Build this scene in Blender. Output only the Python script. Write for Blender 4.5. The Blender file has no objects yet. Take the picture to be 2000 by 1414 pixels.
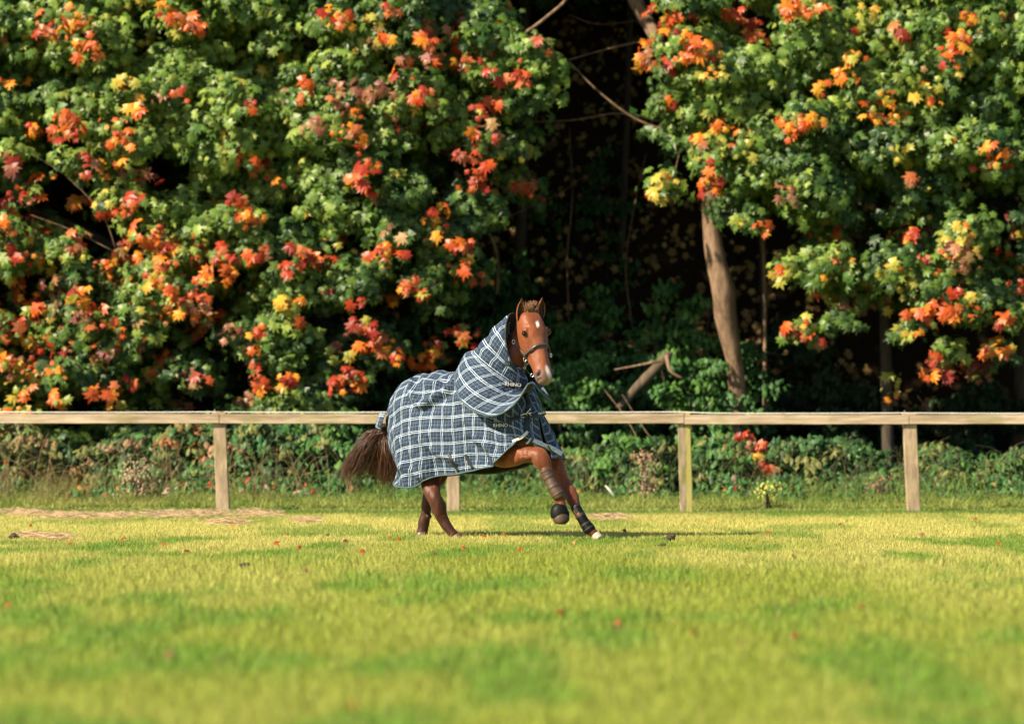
import bpy, math, random
import numpy as np
from mathutils import Vector
from mathutils.bvhtree import BVHTree

random.seed(7)
rng = np.random.default_rng(11)
scene = bpy.context.scene
col = scene.collection
R = math.radians

# ------------------------------------------------------------------ camera, sky, sun
F_PX, CX, HY, CAM_H = 7500.0, 1000.0, 808.0, 1.18     # focal length and horizon in photo pixels
cd = bpy.data.cameras.new('camera'); cam = bpy.data.objects.new('camera', cd); col.objects.link(cam)
cam.location = (0, 0, CAM_H); cam.rotation_euler = (R(90), 0, 0)
cd.sensor_width = 36; cd.lens = 36 * F_PX / 2000
cd.shift_y = (HY - 707) / 2000
cd.clip_start = 0.1; cd.clip_end = 2000
cd.dof.use_dof = True; cd.dof.focus_distance = 36.45; cd.dof.aperture_fstop = 1.6
scene.camera = cam

SUN_EL, SUN_B = 37.0, 33.0      # elevation; angle from the left (-X) towards the camera
w = bpy.data.worlds.new('World'); scene.world = w; w.use_nodes = True
nt = w.node_tree; bg = nt.nodes['Background']
sky = nt.nodes.new('ShaderNodeTexSky'); sky.sky_type = 'NISHITA'; sky.sun_disc = False
sky.sun_elevation = R(SUN_EL); sky.sun_rotation = R(270 - SUN_B)
nt.links.new(sky.outputs[0], bg.inputs[0]); bg.inputs[1].default_value = 0.07
sd = bpy.data.lights.new('sun', 'SUN'); sd.energy = 5.0; sd.angle = R(0.6); sd.color = (1, .87, .63)
sun = bpy.data.objects.new('sun', sd); col.objects.link(sun)
to_sun = Vector((-math.cos(R(SUN_EL)) * math.cos(R(SUN_B)), -math.cos(R(SUN_EL)) * math.sin(R(SUN_B)), math.sin(R(SUN_EL))))
sun.rotation_euler = to_sun.to_track_quat('Z', 'Y').to_euler()
sun.location = (-20, 20, 30)
scene.view_settings.view_transform = 'Standard'; scene.view_settings.look = 'None'
scene.view_settings.exposure = 1.24; scene.view_settings.gamma = 1
scene.render.engine = 'CYCLES'

# ------------------------------------------------------------------ helpers
def W(px, py, Y):
    """point at distance Y from the camera seen at photo pixel px, py"""
    return np.array([(px - CX) * Y / F_PX, Y, CAM_H + (HY - py) * Y / F_PX])

def tag(o, label=None, cat=None, group=None, kind=None):
    if label: o['label'] = label
    if cat: o['category'] = cat
    if group: o['group'] = group
    if kind: o['kind'] = kind
    return o

def empty(name, loc, label, cat, group=None):
    o = bpy.data.objects.new(name, None); col.objects.link(o); o.location = loc
    o.empty_display_size = .2
    return tag(o, label, cat, group)

def link(name, me, mats=(), parent=None):
    o = bpy.data.objects.new(name, me); col.objects.link(o)
    for m in (mats if isinstance(mats, (list, tuple)) else [mats]): me.materials.append(m)
    if parent is not None:
        o.parent = parent
        off = Vector((0, 0, 0)); p = parent
        while p: off += p.location; p = p.parent
        me.transform(__import__('mathutils').Matrix.Translation(-off))
    return o

def mesh_np(name, V, faces, colors=None, smooth=False, uv=None):
    """V (n,3); faces (m,k) int array or list of arrays; colors per vertex (n,3)"""
    me = bpy.data.meshes.new(name)
    V = np.asarray(V, dtype=np.float32)
    groups = faces if isinstance(faces, list) else [faces]
    groups = [np.asarray(g, dtype=np.int32) for g in groups if len(g)]
    nl = sum(g.size for g in groups); nf = sum(len(g) for g in groups)
    me.vertices.add(len(V)); me.vertices.foreach_set('co', V.ravel())
    me.loops.add(nl); me.loops.foreach_set('vertex_index', np.concatenate([g.ravel() for g in groups]))
    me.polygons.add(nf)
    st, tot, c = [], [], 0
    for g in groups:
        k = g.shape[1]; st.append(c + np.arange(len(g)) * k); tot.append(np.full(len(g), k)); c += g.size
    me.polygons.foreach_set('loop_start', np.concatenate(st).astype(np.int32))
    me.polygons.foreach_set('loop_total', np.concatenate(tot).astype(np.int32))
    me.update(calc_edges=True)
    if colors is not None:
        a = me.color_attributes.new('Col', 'FLOAT_COLOR', 'POINT')
        c4 = np.ones((len(V), 4), np.float32); c4[:, :3] = colors
        a.data.foreach_set('color', c4.ravel())
    if uv is not None:
        l = me.uv_layers.new(name='UVMap')
        vi = np.concatenate([g.ravel() for g in groups])
        l.data.foreach_set('uv', np.asarray(uv, np.float32)[vi].ravel())
    me.polygons.foreach_set('use_smooth', np.full(nf, smooth))
    me.validate(); me.update()
    return me

_lat = rng.random((64, 64, 64))
def noise(p):
    """smooth value noise in 0..1, p (n,3)"""
    p = np.asarray(p, float); i = np.floor(p).astype(int); f = p - i; f = f * f * (3 - 2 * f)
    r = 0
    for dx in (0, 1):
        for dy in (0, 1):
            for dz in (0, 1):
                wgt = (f[:, 0] if dx else 1 - f[:, 0]) * (f[:, 1] if dy else 1 - f[:, 1]) * (f[:, 2] if dz else 1 - f[:, 2])
                r = r + wgt * _lat[(i[:, 0] + dx) % 64, (i[:, 1] + dy) % 64, (i[:, 2] + dz) % 64]
    return r
def fbm(p, o=3):
    p = np.asarray(p, float); return sum(noise(p * 2 ** k + 17 * k) * .5 ** k for k in range(o)) / sum(.5 ** k for k in range(o))

def unit(v): return v / (np.linalg.norm(v, axis=-1, keepdims=True) + 1e-9)

# ---- materials
def mat(name):
    m = bpy.data.materials.new(name); m.use_nodes = True; n = m.node_tree
    return m, n, n.nodes['Principled BSDF']
def nd(n, t, **k):
    x = n.nodes.new(t)
    for a, b in k.items(): setattr(x, a, b)
    return x
def simple(name, c, rough=.6, metal=0, bump=0, bscale=60, var=.25, vscale=8):
    m, n, b = mat(name)
    tc = nd(n, 'ShaderNodeTexCoord'); no = nd(n, 'ShaderNodeTexNoise'); no.inputs['Scale'].default_value = vscale; no.inputs['Detail'].default_value = 4
    n.links.new(tc.outputs['Object'], no.inputs['Vector'])
    mx = nd(n, 'ShaderNodeMix', data_type='RGBA')
    mx.inputs[6].default_value = (*[x * (1 - var) for x in c], 1); mx.inputs[7].default_value = (*[min(1, x * (1 + var)) for x in c], 1)
    n.links.new(no.outputs[0], mx.inputs[0]); n.links.new(mx.outputs[2], b.inputs['Base Color'])
    b.inputs['Roughness'].default_value = rough; b.inputs['Metallic'].default_value = metal
    if bump:
        n2 = nd(n, 'ShaderNodeTexNoise'); n2.inputs['Scale'].default_value = bscale; n.links.new(tc.outputs['Object'], n2.inputs['Vector'])
        bp = nd(n, 'ShaderNodeBump'); bp.inputs['Strength'].default_value = bump; bp.inputs['Distance'].default_value = .01
        n.links.new(n2.outputs[0], bp.inputs['Height']); n.links.new(bp.outputs[0], b.inputs['Normal'])
    return m
def leafmat(name, trans=.35, rough=.45, spec=.4):
    m, n, b = mat(name)
    a = nd(n, 'ShaderNodeVertexColor', layer_name='Col')
    n.links.new(a.outputs[0], b.inputs['Base Color']); b.inputs['Roughness'].default_value = rough
    b.inputs['Specular IOR Level'].default_value = spec
    t = nd(n, 'ShaderNodeBsdfTranslucent'); n.links.new(a.outputs[0], t.inputs[0])
    mx = nd(n, 'ShaderNodeMixShader'); mx.inputs[0].default_value = trans
    n.links.new(b.outputs[0], mx.inputs[1]); n.links.new(t.outputs[0], mx.inputs[2])
    n.links.new(mx.outputs[0], n.nodes['Material Output'].inputs[0])
    return m
def attrmat(name, rough=.5, sheen=0, bump=0, bscale=150, stretch=(1, 1, 1), spec=.5):
    m, n, b = mat(name)
    a = nd(n, 'ShaderNodeVertexColor', layer_name='Col')
    tc = nd(n, 'ShaderNodeTexCoord'); mp = nd(n, 'ShaderNodeMapping'); mp.inputs['Scale'].default_value = stretch
    n.links.new(tc.outputs['Object'], mp.inputs[0])
    no = nd(n, 'ShaderNodeTexNoise'); no.inputs['Scale'].default_value = bscale; no.inputs['Detail'].default_value = 3
    n.links.new(mp.outputs[0], no.inputs['Vector'])
    hs = nd(n, 'ShaderNodeMapRange'); hs.inputs[3].default_value = .75; hs.inputs[4].default_value = 1.25
    n.links.new(no.outputs[0], hs.inputs[0])
    vm = nd(n, 'ShaderNodeVectorMath', operation='SCALE'); n.links.new(a.outputs[0], vm.inputs[0]); n.links.new(hs.outputs[0], vm.inputs['Scale'])
    n.links.new(vm.outputs[0], b.inputs['Base Color'])
    b.inputs['Roughness'].default_value = rough; b.inputs['Sheen Weight'].default_value = sheen
    b.inputs['Specular IOR Level'].default_value = spec
    if bump:
        bp = nd(n, 'ShaderNodeBump'); bp.inputs['Strength'].default_value = bump; bp.inputs['Distance'].default_value = .004
        n.links.new(no.outputs[0], bp.inputs['Height']); n.links.new(bp.outputs[0], b.inputs['Normal'])
    return m

def bark(name, c1, c2, moss=0):
    m, n, b = mat(name)
    tc = nd(n, 'ShaderNodeTexCoord'); mp = nd(n, 'ShaderNodeMapping'); mp.inputs['Scale'].default_value = (14, 14, 3.2)
    n.links.new(tc.outputs['Object'], mp.inputs[0])
    no = nd(n, 'ShaderNodeTexNoise'); no.inputs['Scale'].default_value = 1; no.inputs['Detail'].default_value = 6; no.inputs['Roughness'].default_value = .65
    n.links.new(mp.outputs[0], no.inputs['Vector'])
    cr = nd(n, 'ShaderNodeValToRGB'); cr.color_ramp.elements[0].position = .35; cr.color_ramp.elements[1].position = .68
    cr.color_ramp.elements[0].color = (*c1, 1); cr.color_ramp.elements[1].color = (*c2, 1)
    n.links.new(no.outputs[0], cr.inputs[0])
    last = cr.outputs[0]
    if moss:
        n3 = nd(n, 'ShaderNodeTexNoise'); n3.inputs['Scale'].default_value = 2.2; n3.inputs['Detail'].default_value = 5
        n.links.new(tc.outputs['Object'], n3.inputs['Vector'])
        c3 = nd(n, 'ShaderNodeValToRGB'); c3.color_ramp.elements[0].position = .5; c3.color_ramp.elements[1].position = .62
        n.links.new(n3.outputs[0], c3.inputs[0])
        sc = nd(n, 'ShaderNodeMath', operation='MULTIPLY'); sc.inputs[1].default_value = moss; n.links.new(c3.outputs[0], sc.inputs[0])
        mx = nd(n, 'ShaderNodeMix', data_type='RGBA'); mx.inputs[7].default_value = (.16, .15, .03, 1)
        n.links.new(sc.outputs[0], mx.inputs[0]); n.links.new(last, mx.inputs[6]); last = mx.outputs[2]
    n.links.new(last, b.inputs['Base Color']); b.inputs['Roughness'].default_value = .85
    bp = nd(n, 'ShaderNodeBump'); bp.inputs['Strength'].default_value = .7; bp.inputs['Distance'].default_value = .015
    n.links.new(no.outputs[0], bp.inputs['Height']); n.links.new(bp.outputs[0], b.inputs['Normal'])
    return m

def plaid(name, dim=1.0):
    m, n, b = mat(name)
    uv = nd(n, 'ShaderNodeUVMap', uv_map='UVMap'); sp = nd(n, 'ShaderNodeSeparateXYZ'); n.links.new(uv.outputs[0], sp.inputs[0])
    def M(op, a, c=None, clamp=False):
        x = nd(n, 'ShaderNodeMath', operation=op); x.use_clamp = clamp
        for i, q in enumerate((a, c)):
            if q is None: continue
            if isinstance(q, (int, float)): x.inputs[i].default_value = q
            else: n.links.new(q, x.inputs[i])
        return x.outputs[0]
    def lines(ch, centres, half, per=.125):
        t = M('FRACT', M('DIVIDE', ch, per)); r = None
        for c in centres:
            d = M('ABSOLUTE', M('SUBTRACT', t, c)); k = M('LESS_THAN', d, half)
            r = k if r is None else M('MAXIMUM', r, k)
        return r
    wv = M('MAXIMUM', M('MULTIPLY', lines(sp.outputs[0], (.11, .24), .015), .85), M('MULTIPLY', lines(sp.outputs[1], (.11, .24), .017), .95))
    tv = M('MULTIPLY', M('MAXIMUM', lines(sp.outputs[0], (.5, .76), .009), lines(sp.outputs[1], (.5, .76), .009)), .5)
    blk = M('MULTIPLY', M('MAXIMUM', lines(sp.outputs[0], (.175,), .035), lines(sp.outputs[1], (.175,), .035)), .6)
    base = nd(n, 'ShaderNodeMix', data_type='RGBA'); base.inputs[6].default_value = (.016 * dim, .036 * dim, .075 * dim, 1); base.inputs[7].default_value = (.006, .010, .014, 1)
    n.links.new(blk, base.inputs[0])
    m1 = nd(n, 'ShaderNodeMix', data_type='RGBA'); m1.inputs[7].default_value = (.34, .31, .25, 1)
    n.links.new(tv, m1.inputs[0]); n.links.new(base.outputs[2], m1.inputs[6])
    m2 = nd(n, 'ShaderNodeMix', data_type='RGBA'); m2.inputs[7].default_value = (.54, .64, .78, 1)
    n.links.new(wv, m2.inputs[0]); n.links.new(m1.outputs[2], m2.inputs[6])
    n.links.new(m2.outputs[2], b.inputs['Base Color']); b.inputs['Roughness'].default_value = .75
    b.inputs['Specular IOR Level'].default_value = .15
    tc = nd(n, 'ShaderNodeTexCoord'); no = nd(n, 'ShaderNodeTexNoise'); no.inputs['Scale'].default_value = 14; no.inputs['Detail'].default_value = 5
    n.links.new(tc.outputs['Object'], no.inputs['Vector'])
    bp = nd(n, 'ShaderNodeBump'); bp.inputs['Strength'].default_value = .8; bp.inputs['Distance'].default_value = .04
    n.links.new(no.outputs[0], bp.inputs['Height']); n.links.new(bp.outputs[0], b.inputs['Normal'])
    return m

M_leaf = leafmat('maple_leaf', .38, .42, .45)
M_under = leafmat('undergrowth_leaf', .3, .5, .3)
M_grass = leafmat('grass_blade', .45, .6, .25)
M_bark = bark('maple_bark', (.09, .05, .03), (.28, .18, .11))
M_log = bark('pale_log_wood', (.035, .025, .015), (.12, .085, .05), .3)
M_barkd = bark('dark_bark', (.02, .014, .01), (.07, .05, .035))
M_wood = bark('weathered_fence_wood', (.20, .14, .09), (.42, .31, .21), .3)
M_rail = bark('weathered_rail_wood', (.24, .17, .11), (.52, .41, .30), .35)
M_rail.node_tree.nodes['Mapping'].inputs['Scale'].default_value = (1.6, 14, 18)
M_wood2 = bark('mossy_post_wood', (.10, .075, .05), (.36, .27, .18), .95)
M_coat = attrmat('chestnut_coat', .5, .08, .5, 70, (1, 1, .5), .28)
M_hair = attrmat('horse_hair', .45, .1, 0, 40)
M_plaid = plaid('plaid_canvas')
M_bind = simple('rug_binding', (.05, .085, .10), .7)
M_liner = simple('rug_liner', (.012, .014, .018), .8)
M_black = simple('black_webbing', (.012, .013, .013), .6)
M_boot = simple('black_boot_shell', (.006, .006, .006), .5, bump=.3, bscale=25)
for m_ in (M_boot,): m_.node_tree.nodes['Principled BSDF'].inputs['Specular IOR Level'].default_value = .12
M_bootb = simple('muddy_brown_boot', (.06, .032, .018), .55, bump=.4, bscale=30, var=.5)
M_leather = simple('dark_leather', (.055, .045, .042), .35)
M_metal = simple('polished_metal', (.75, .72, .68), .25, 1)
M_white = simple('white_webbing', (.62, .62, .57), .7, var=.12, vscale=40)
M_hoof = simple('hoof_horn', (.10, .065, .04), .45, bump=.3)
M_hoofw = simple('pale_hoof_horn', (.42, .33, .26), .5)
M_eye = simple('eye_dark', (.006, .004, .003), .08)
M_letter = simple('silver_thread', (.62, .62, .56), .6, var=.05)
M_soil = simple('dark_soil', (.035, .022, .014), .9, bump=.5)
M_wire = simple('white_rope', (.72, .70, .64), .5)
M_ins = simple('black_insulator', (.02, .02, .02), .4)

def moss_side(m, x0):
    n = m.node_tree; b = n.nodes['Principled BSDF']; src = b.inputs['Base Color'].links[0].from_socket
    tc = nd(n, 'ShaderNodeTexCoord'); sp = nd(n, 'ShaderNodeSeparateXYZ'); n.links.new(tc.outputs['Object'], sp.inputs[0])
    no = nd(n, 'ShaderNodeTexNoise'); no.inputs['Scale'].default_value = 9; n.links.new(tc.outputs['Object'], no.inputs['Vector'])
    ad = nd(n, 'ShaderNodeMath', operation='MULTIPLY_ADD'); ad.inputs[1].default_value = .05; n.links.new(no.outputs[0], ad.inputs[0]); n.links.new(sp.outputs[0], ad.inputs[2])
    mr = nd(n, 'ShaderNodeMapRange'); mr.inputs[1].default_value = x0 + .022; mr.inputs[2].default_value = x0 + .035; mr.inputs[4].default_value = .9; n.links.new(ad.outputs[0], mr.inputs[0])
    mx = nd(n, 'ShaderNodeMix', data_type='RGBA'); mx.inputs[7].default_value = (.30, .26, .07, 1); n.links.new(mr.outputs[0], mx.inputs[0]); n.links.new(src, mx.inputs[6]); n.links.new(mx.outputs[2], b.inputs['Base Color'])
# ------------------------------------------------------------------ ground
def ground_z(x, y):
    x = np.asarray(x, float); y = np.asarray(y, float)
    b = np.clip((y - 51.0) / 9.0, 0, 1)
    return .03 * (fbm(np.stack([x * .25, y * .12, y * 0], -1), 2) - .5) * np.clip((y - 5) / 10, 0, 1) + np.clip((y - 47) / 4, 0, 1) * .05 + b * b * (3 - 2 * b) * 0.9

def sheet(name, xs, ys, zf, m, colf):
    X, Y = np.meshgrid(xs, ys); Z = zf(X.ravel(), Y.ravel())
    V = np.stack([X.ravel(), Y.ravel(), Z], -1); nx = len(xs)
    i = np.arange(len(ys) - 1)[:, None] * nx + np.arange(nx - 1)[None, :]; i = i.ravel()
    Fc = np.stack([i, i + 1, i + nx + 1, i + nx], -1)
    return link(name, mesh_np(name, V, Fc, colf(V), True), m)
M_ground = attrmat('turf_soil', .95, 0, .4, 9, spec=0)
xs = np.concatenate([[-400, -100, -40], np.arange(-20, 20.1, .5), [40, 100, 400]])
ys = np.concatenate([[-200, -40, 0, 6], np.arange(8, 54, .35), np.arange(54, 70, 1), [90, 160, 400]])
GREEN = np.array([.29, .34, .05]); YEL = np.array([.50, .47, .14]); DARK = np.array([.17, .29, .04]); STRAW = np.array([.62, .44, .28])

def field_col(x, y, n=None):
    """turf colour with its own patches of yellowed and lush grass"""
    p = np.stack([x * .55, y * .16, x * 0], -1); a = fbm(p, 3)
    p2 = np.stack([x * 1.8 + 40, y * .5, x * 0], -1); b = fbm(p2, 3)
    t = np.clip((a - .34) * 2.6, 0, 1) * np.clip(.45 + (y - 26) / 16, .35, 1); c = GREEN[None] * (1 - t[:, None]) + YEL[None] * t[:, None]
    band = np.exp(-((y - 40.5) / 3.6) ** 2)[:, None] * .75          # short yellow mown strip around the horse
    c = c * (1 - band) + (YEL * 1.12)[None] * band
    d = np.clip((b - .52 + .06 * np.clip((24 - y) / 8, 0, 1)) * 6, 0, 1)[:, None] * (1 - .6 * band)
    c = c * (1 - d) + DARK[None] * d
    v = np.clip((y - 44.0 - 2.2 * (fbm(np.stack([x * .8, y * .3, x * 0 + 3], -1), 2) - .3)) / 1.3, 0, 1)[:, None]                    # long lush grass of the verge
    c = c * (1 - v) + np.array([.14, .24, .045])[None] * v
    return c
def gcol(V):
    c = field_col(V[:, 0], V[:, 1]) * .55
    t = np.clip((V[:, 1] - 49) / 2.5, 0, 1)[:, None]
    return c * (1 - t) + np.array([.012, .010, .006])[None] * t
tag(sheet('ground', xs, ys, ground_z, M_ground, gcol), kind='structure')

# steep wooded bank closing the view behind the trees
def bank_z(x, y): return .9 + (y - 56) * 2.4 + 1.6 * (fbm(np.stack([x * .35, y * .6, x * 0], -1), 3) - .5)
M_litter = attrmat('leaf_litter', .95, 0, .6, 5, spec=0)
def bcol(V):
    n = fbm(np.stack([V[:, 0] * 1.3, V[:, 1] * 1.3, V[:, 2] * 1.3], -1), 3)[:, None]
    return np.array([.010, .009, .006]) * (1 - n) + np.array([.028, .018, .010]) * n  # litter colour pulled near black to stand in for deep shade
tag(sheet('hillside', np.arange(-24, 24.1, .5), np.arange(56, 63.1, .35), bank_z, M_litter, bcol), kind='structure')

# ---- grass
def blades(name, n, xr, yr, hmin, hmax, wd, colf, kind_label, keep=None, lean=.35, two=False, mt=None):
    # uniform in the view wedge: x range grows with distance
    y = yr[0] + (yr[1] - yr[0]) * rng.random(n)
    half = y * .1333 * xr
    x = (rng.random(n) * 2 - 1) * half
    if keep is not None:
        k = keep(x, y); x, y = x[k], y[k]
    n = len(x)
    cl = fbm(np.stack([x * 3.1, y * 3.1, x * 0], -1), 2)
    h = (hmin + (hmax - hmin) * rng.random(n) ** 1.5) * (.55 + .9 * cl)
    if yr[0] > 46: h = h * np.clip((y - yr[0]) / 1.2, .25, 1)
    ang = rng.random(n) * 2 * math.pi; ln = (rng.random(n) ** .7) * lean
    la = rng.random(n) * 2 * math.pi
    wv = np.stack([np.cos(ang), np.sin(ang), 0 * ang], -1) * (wd * (.6 + .8 * rng.random(n)))[:, None] / 2
    base = np.stack([x, y, ground_z(x, y) - .004], -1)
    top = base + np.stack([np.cos(la) * ln * h, np.sin(la) * ln * h, h * np.sqrt(np.maximum(.1, 1 - ln ** 2))], -1)
    c = colf(x, y)
    c = c * (.7 + .6 * rng.random(n))[:, None]
    ye = (rng.random(n) < .13)[:, None]; c = np.where(ye, c * .4 + np.array([.34, .28, .11]) * .6, c)
    if two:
        mid = base * .45 + top * .55 + np.array([0, 0, .12]) * h[:, None]
        top = top + np.stack([np.cos(la), np.sin(la), -.3 + 0 * la], -1) * (h * .25)[:, None]
        V = np.stack([base - wv, base + wv, mid + wv * .8, mid - wv * .8, top], 1).reshape(-1, 3)
        i = np.arange(n)[:, None] * 5
        Fq = i + np.array([[0, 1, 2, 3]]); Ft = i + np.array([[3, 2, 4]]); F_ = [Fq, Ft]
        C = np.repeat(c, 5, 0)
    else:
        V = np.stack([base - wv, base + wv, top], 1).reshape(-1, 3)
        F_ = np.arange(3 * n).reshape(-1, 3); C = np.repeat(c, 3, 0)
    o = link(name, mesh_np(name, V, F_, C), mt or M_grass)
    return tag(o, kind_label, 'grass', kind='stuff')
blades('grass', 150000, 1.18, (11, 31), .02, .085, .010, field_col, 'short yellow green grass of the open paddock in the foreground', lean=.6)
blades('grass', 330000, 1.15, (31, 47.0), .012, .05, .008, field_col, 'short mown grass around the horse up to the fence', lean=.7)
def vcol(x, y):
    n = fbm(np.stack([x * .9, y * .9, x * 0], -1), 2)[:, None]
    c = np.array([.11, .22, .04]) * (1 - n) + np.array([.25, .32, .075]) * n
    lf = np.clip((-x - 2) / 3, 0, 1)[:, None] * np.clip((y - 47) / 1.5, 0, 1)[:, None]
    fr = np.clip((48.3 - y) / 1.8, 0, 1)[:, None] * .7; c = c * (1 - fr) + field_col(x, y * 0 + 43) * fr
    return c * (1 - .6 * lf) + np.array([.28, .22, .08]) * .6 * lf
blades('tall_grass', 75000, 1.15, (46.55, 49.8), .05, .22, .010, vcol, 'long lush green grass growing along and behind the fence', lean=.55, two=True)
def vk(x, y): return fbm(np.stack([x * .8 + 9, y * .8, x * 0], -1), 2) > .42
blades('tall_grass', 16000, 1.15, (47.6, 50.6), .2, .5, .011, vcol, 'taller wild grass at the foot of the undergrowth', keep=vk, lean=.6, two=True)

# dry cut grass lying in a line
def straw():
    sp = [(40, 1006, 45, 5), (130, 1012, 60, 5), (220, 1012, 50, 4), (330, 1010, 60, 6), (405, 1008, 55, 6), (500, 1008, 50, 6), (445, 1024, 45, 4), (600, 1022, 25, 3), (1185, 1014, 45, 5), (110, 1056, 30, 3), (60, 1052, 22, 3)]
    Vs, Cs = [], []
    for (px, py, rx, ry) in sp:
        n = int(rx * 9)
        X = px + rng.normal(0, rx * .5, n); P = py + rng.normal(0, ry * .45, n)
        Y = F_PX * CAM_H / (P - HY); x = (X - CX) * Y / F_PX
        b = np.stack([x, Y, ground_z(x, Y) + .015 + .045 * rng.random(n)], -1)
        a = rng.random(n) * 2 * math.pi; L = .03 + .07 * rng.random(n)
        d = np.stack([np.cos(a), np.sin(a), .4 * (rng.random(n) - .5)], -1) * L[:, None]
        s = np.stack([0 * a, 0 * a, 0 * a + .0035], -1)
        Vs.append(np.stack([b - d, b + d, b + s * 2], 1).reshape(-1, 3))
        c = STRAW[None] * (.6 + .6 * rng.random(n))[:, None]; Cs.append(np.repeat(c, 3, 0))
    V = np.concatenate(Vs); C = np.concatenate(Cs)
    tag(link('dry_cuttings', mesh_np('dry_cuttings', V, np.arange(len(V)).reshape(-1, 3), C), M_grass), 'dry pinkish brown grass cuttings lying in a broken line on the turf', 'grass cuttings', kind='stuff')
straw()

# ------------------------------------------------------------------ leaves
MAPLE = np.array([(0, -.40, 0), (-.36, -.36, -.05), (-.24, -.12, .02), (-.58, .12, -.10), (-.30, .14, .02), (-.34, .38, -.05), (-.14, .26, .03), (0, .64, -.16),
                  (.14, .26, .03), (.34, .38, -.05), (.30, .14, .02), (.58, .12, -.10), (.24, -.12, .02), (.36, -.36, -.05), (0, 0, .07)], float)
MAPLE_F = np.array([(14, i, (i + 1) % 14) for i in range(14)])
OVAL = np.array([(0, -.5, 0), (-.26, -.1, -.05), (-.2, .25, -.05), (0, .55, -.12), (.2, .25, -.05), (.26, -.1, -.05), (0, 0, .05)], float)
OVAL_F = np.array([(6, i, (i + 1) % 6) for i in range(6)])

def leaves(name, P, N, S, C, tmpl=MAPLE, tf=MAPLE_F, m=None, parent=None, hang=1.3):
    n = len(P); N = unit(N)
    dn = np.tile(np.array([0, 0, -1.0]), (n, 1)) * hang + rng.normal(0, .45, (n, 3))
    T = unit(dn - (dn * N).sum(1, keepdims=True) * N); B = np.cross(T, N)
    t = tmpl[None].repeat(n, 0)
    sx = (.8 + .4 * rng.random(n))[:, None]; curl = (.5 + 1.2 * rng.random(n))[:, None]
    V = P[:, None] + S[:, None, None] * ((t[:, :, 0] * sx)[..., None] * B[:, None] + t[:, :, 1][..., None] * T[:, None] + (t[:, :, 2] * curl)[..., None] * N[:, None])
    k = len(tmpl); Fc = (np.arange(n)[:, None, None] * k + tf[None]).reshape(-1, 3)
    Cc = np.repeat(C, k, 0)
    return link(name, mesh_np(name, V.reshape(-1, 3), Fc, Cc), m or M_leaf, parent)

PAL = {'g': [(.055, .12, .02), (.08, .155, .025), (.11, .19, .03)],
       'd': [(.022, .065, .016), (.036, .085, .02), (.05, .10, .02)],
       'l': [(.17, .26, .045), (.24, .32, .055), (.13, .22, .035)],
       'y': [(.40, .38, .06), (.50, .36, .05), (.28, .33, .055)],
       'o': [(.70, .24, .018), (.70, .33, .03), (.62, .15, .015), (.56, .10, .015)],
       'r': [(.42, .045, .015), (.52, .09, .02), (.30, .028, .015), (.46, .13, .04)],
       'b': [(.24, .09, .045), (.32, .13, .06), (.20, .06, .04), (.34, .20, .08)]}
def pick(key, n):
    a = np.array(PAL[key]); return a[rng.integers(0, len(a), n)] * (.75 + .5 * rng.random((n, 1)))

def spray(c, out, key, nl, rad, size, second=None):
    """one twig's worth of hanging leaves: positions, normals, sizes, colours"""
    q = rng.normal(0, 1, (nl, 3)); q = unit(q) * (rng.random((nl, 1)) ** .5) * rad
    q[:, 2] *= .62; rr = np.hypot(q[:, 0], q[:, 1]); q[:, 2] -= .35 * rr
    P = c[None] + q
    N = unit(1.0 * out[None] + np.array([0, 0, .34])[None] + .4 * q / rad + rng.normal(0, .36, (nl, 3)))
    S = size * (.5 + .9 * rng.random(nl) ** 1.3)
    C = pick(key, nl)
    if second:
        k = rng.random(nl) < .3; C[k] = pick(second, k.sum())
    return P, N, S, C

def inpoly(px, py, poly):
    r = np.zeros(len(px), bool); n = len(poly)
    for i in range(n):
        x1, y1 = poly[i]; x2, y2 = poly[(i + 1) % n]
        c = ((y1 > py) != (y2 > py)) & (px < (x2 - x1) * (py - y1) / (y2 - y1 + 1e-9) + x1); r ^= c
    return r

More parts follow.
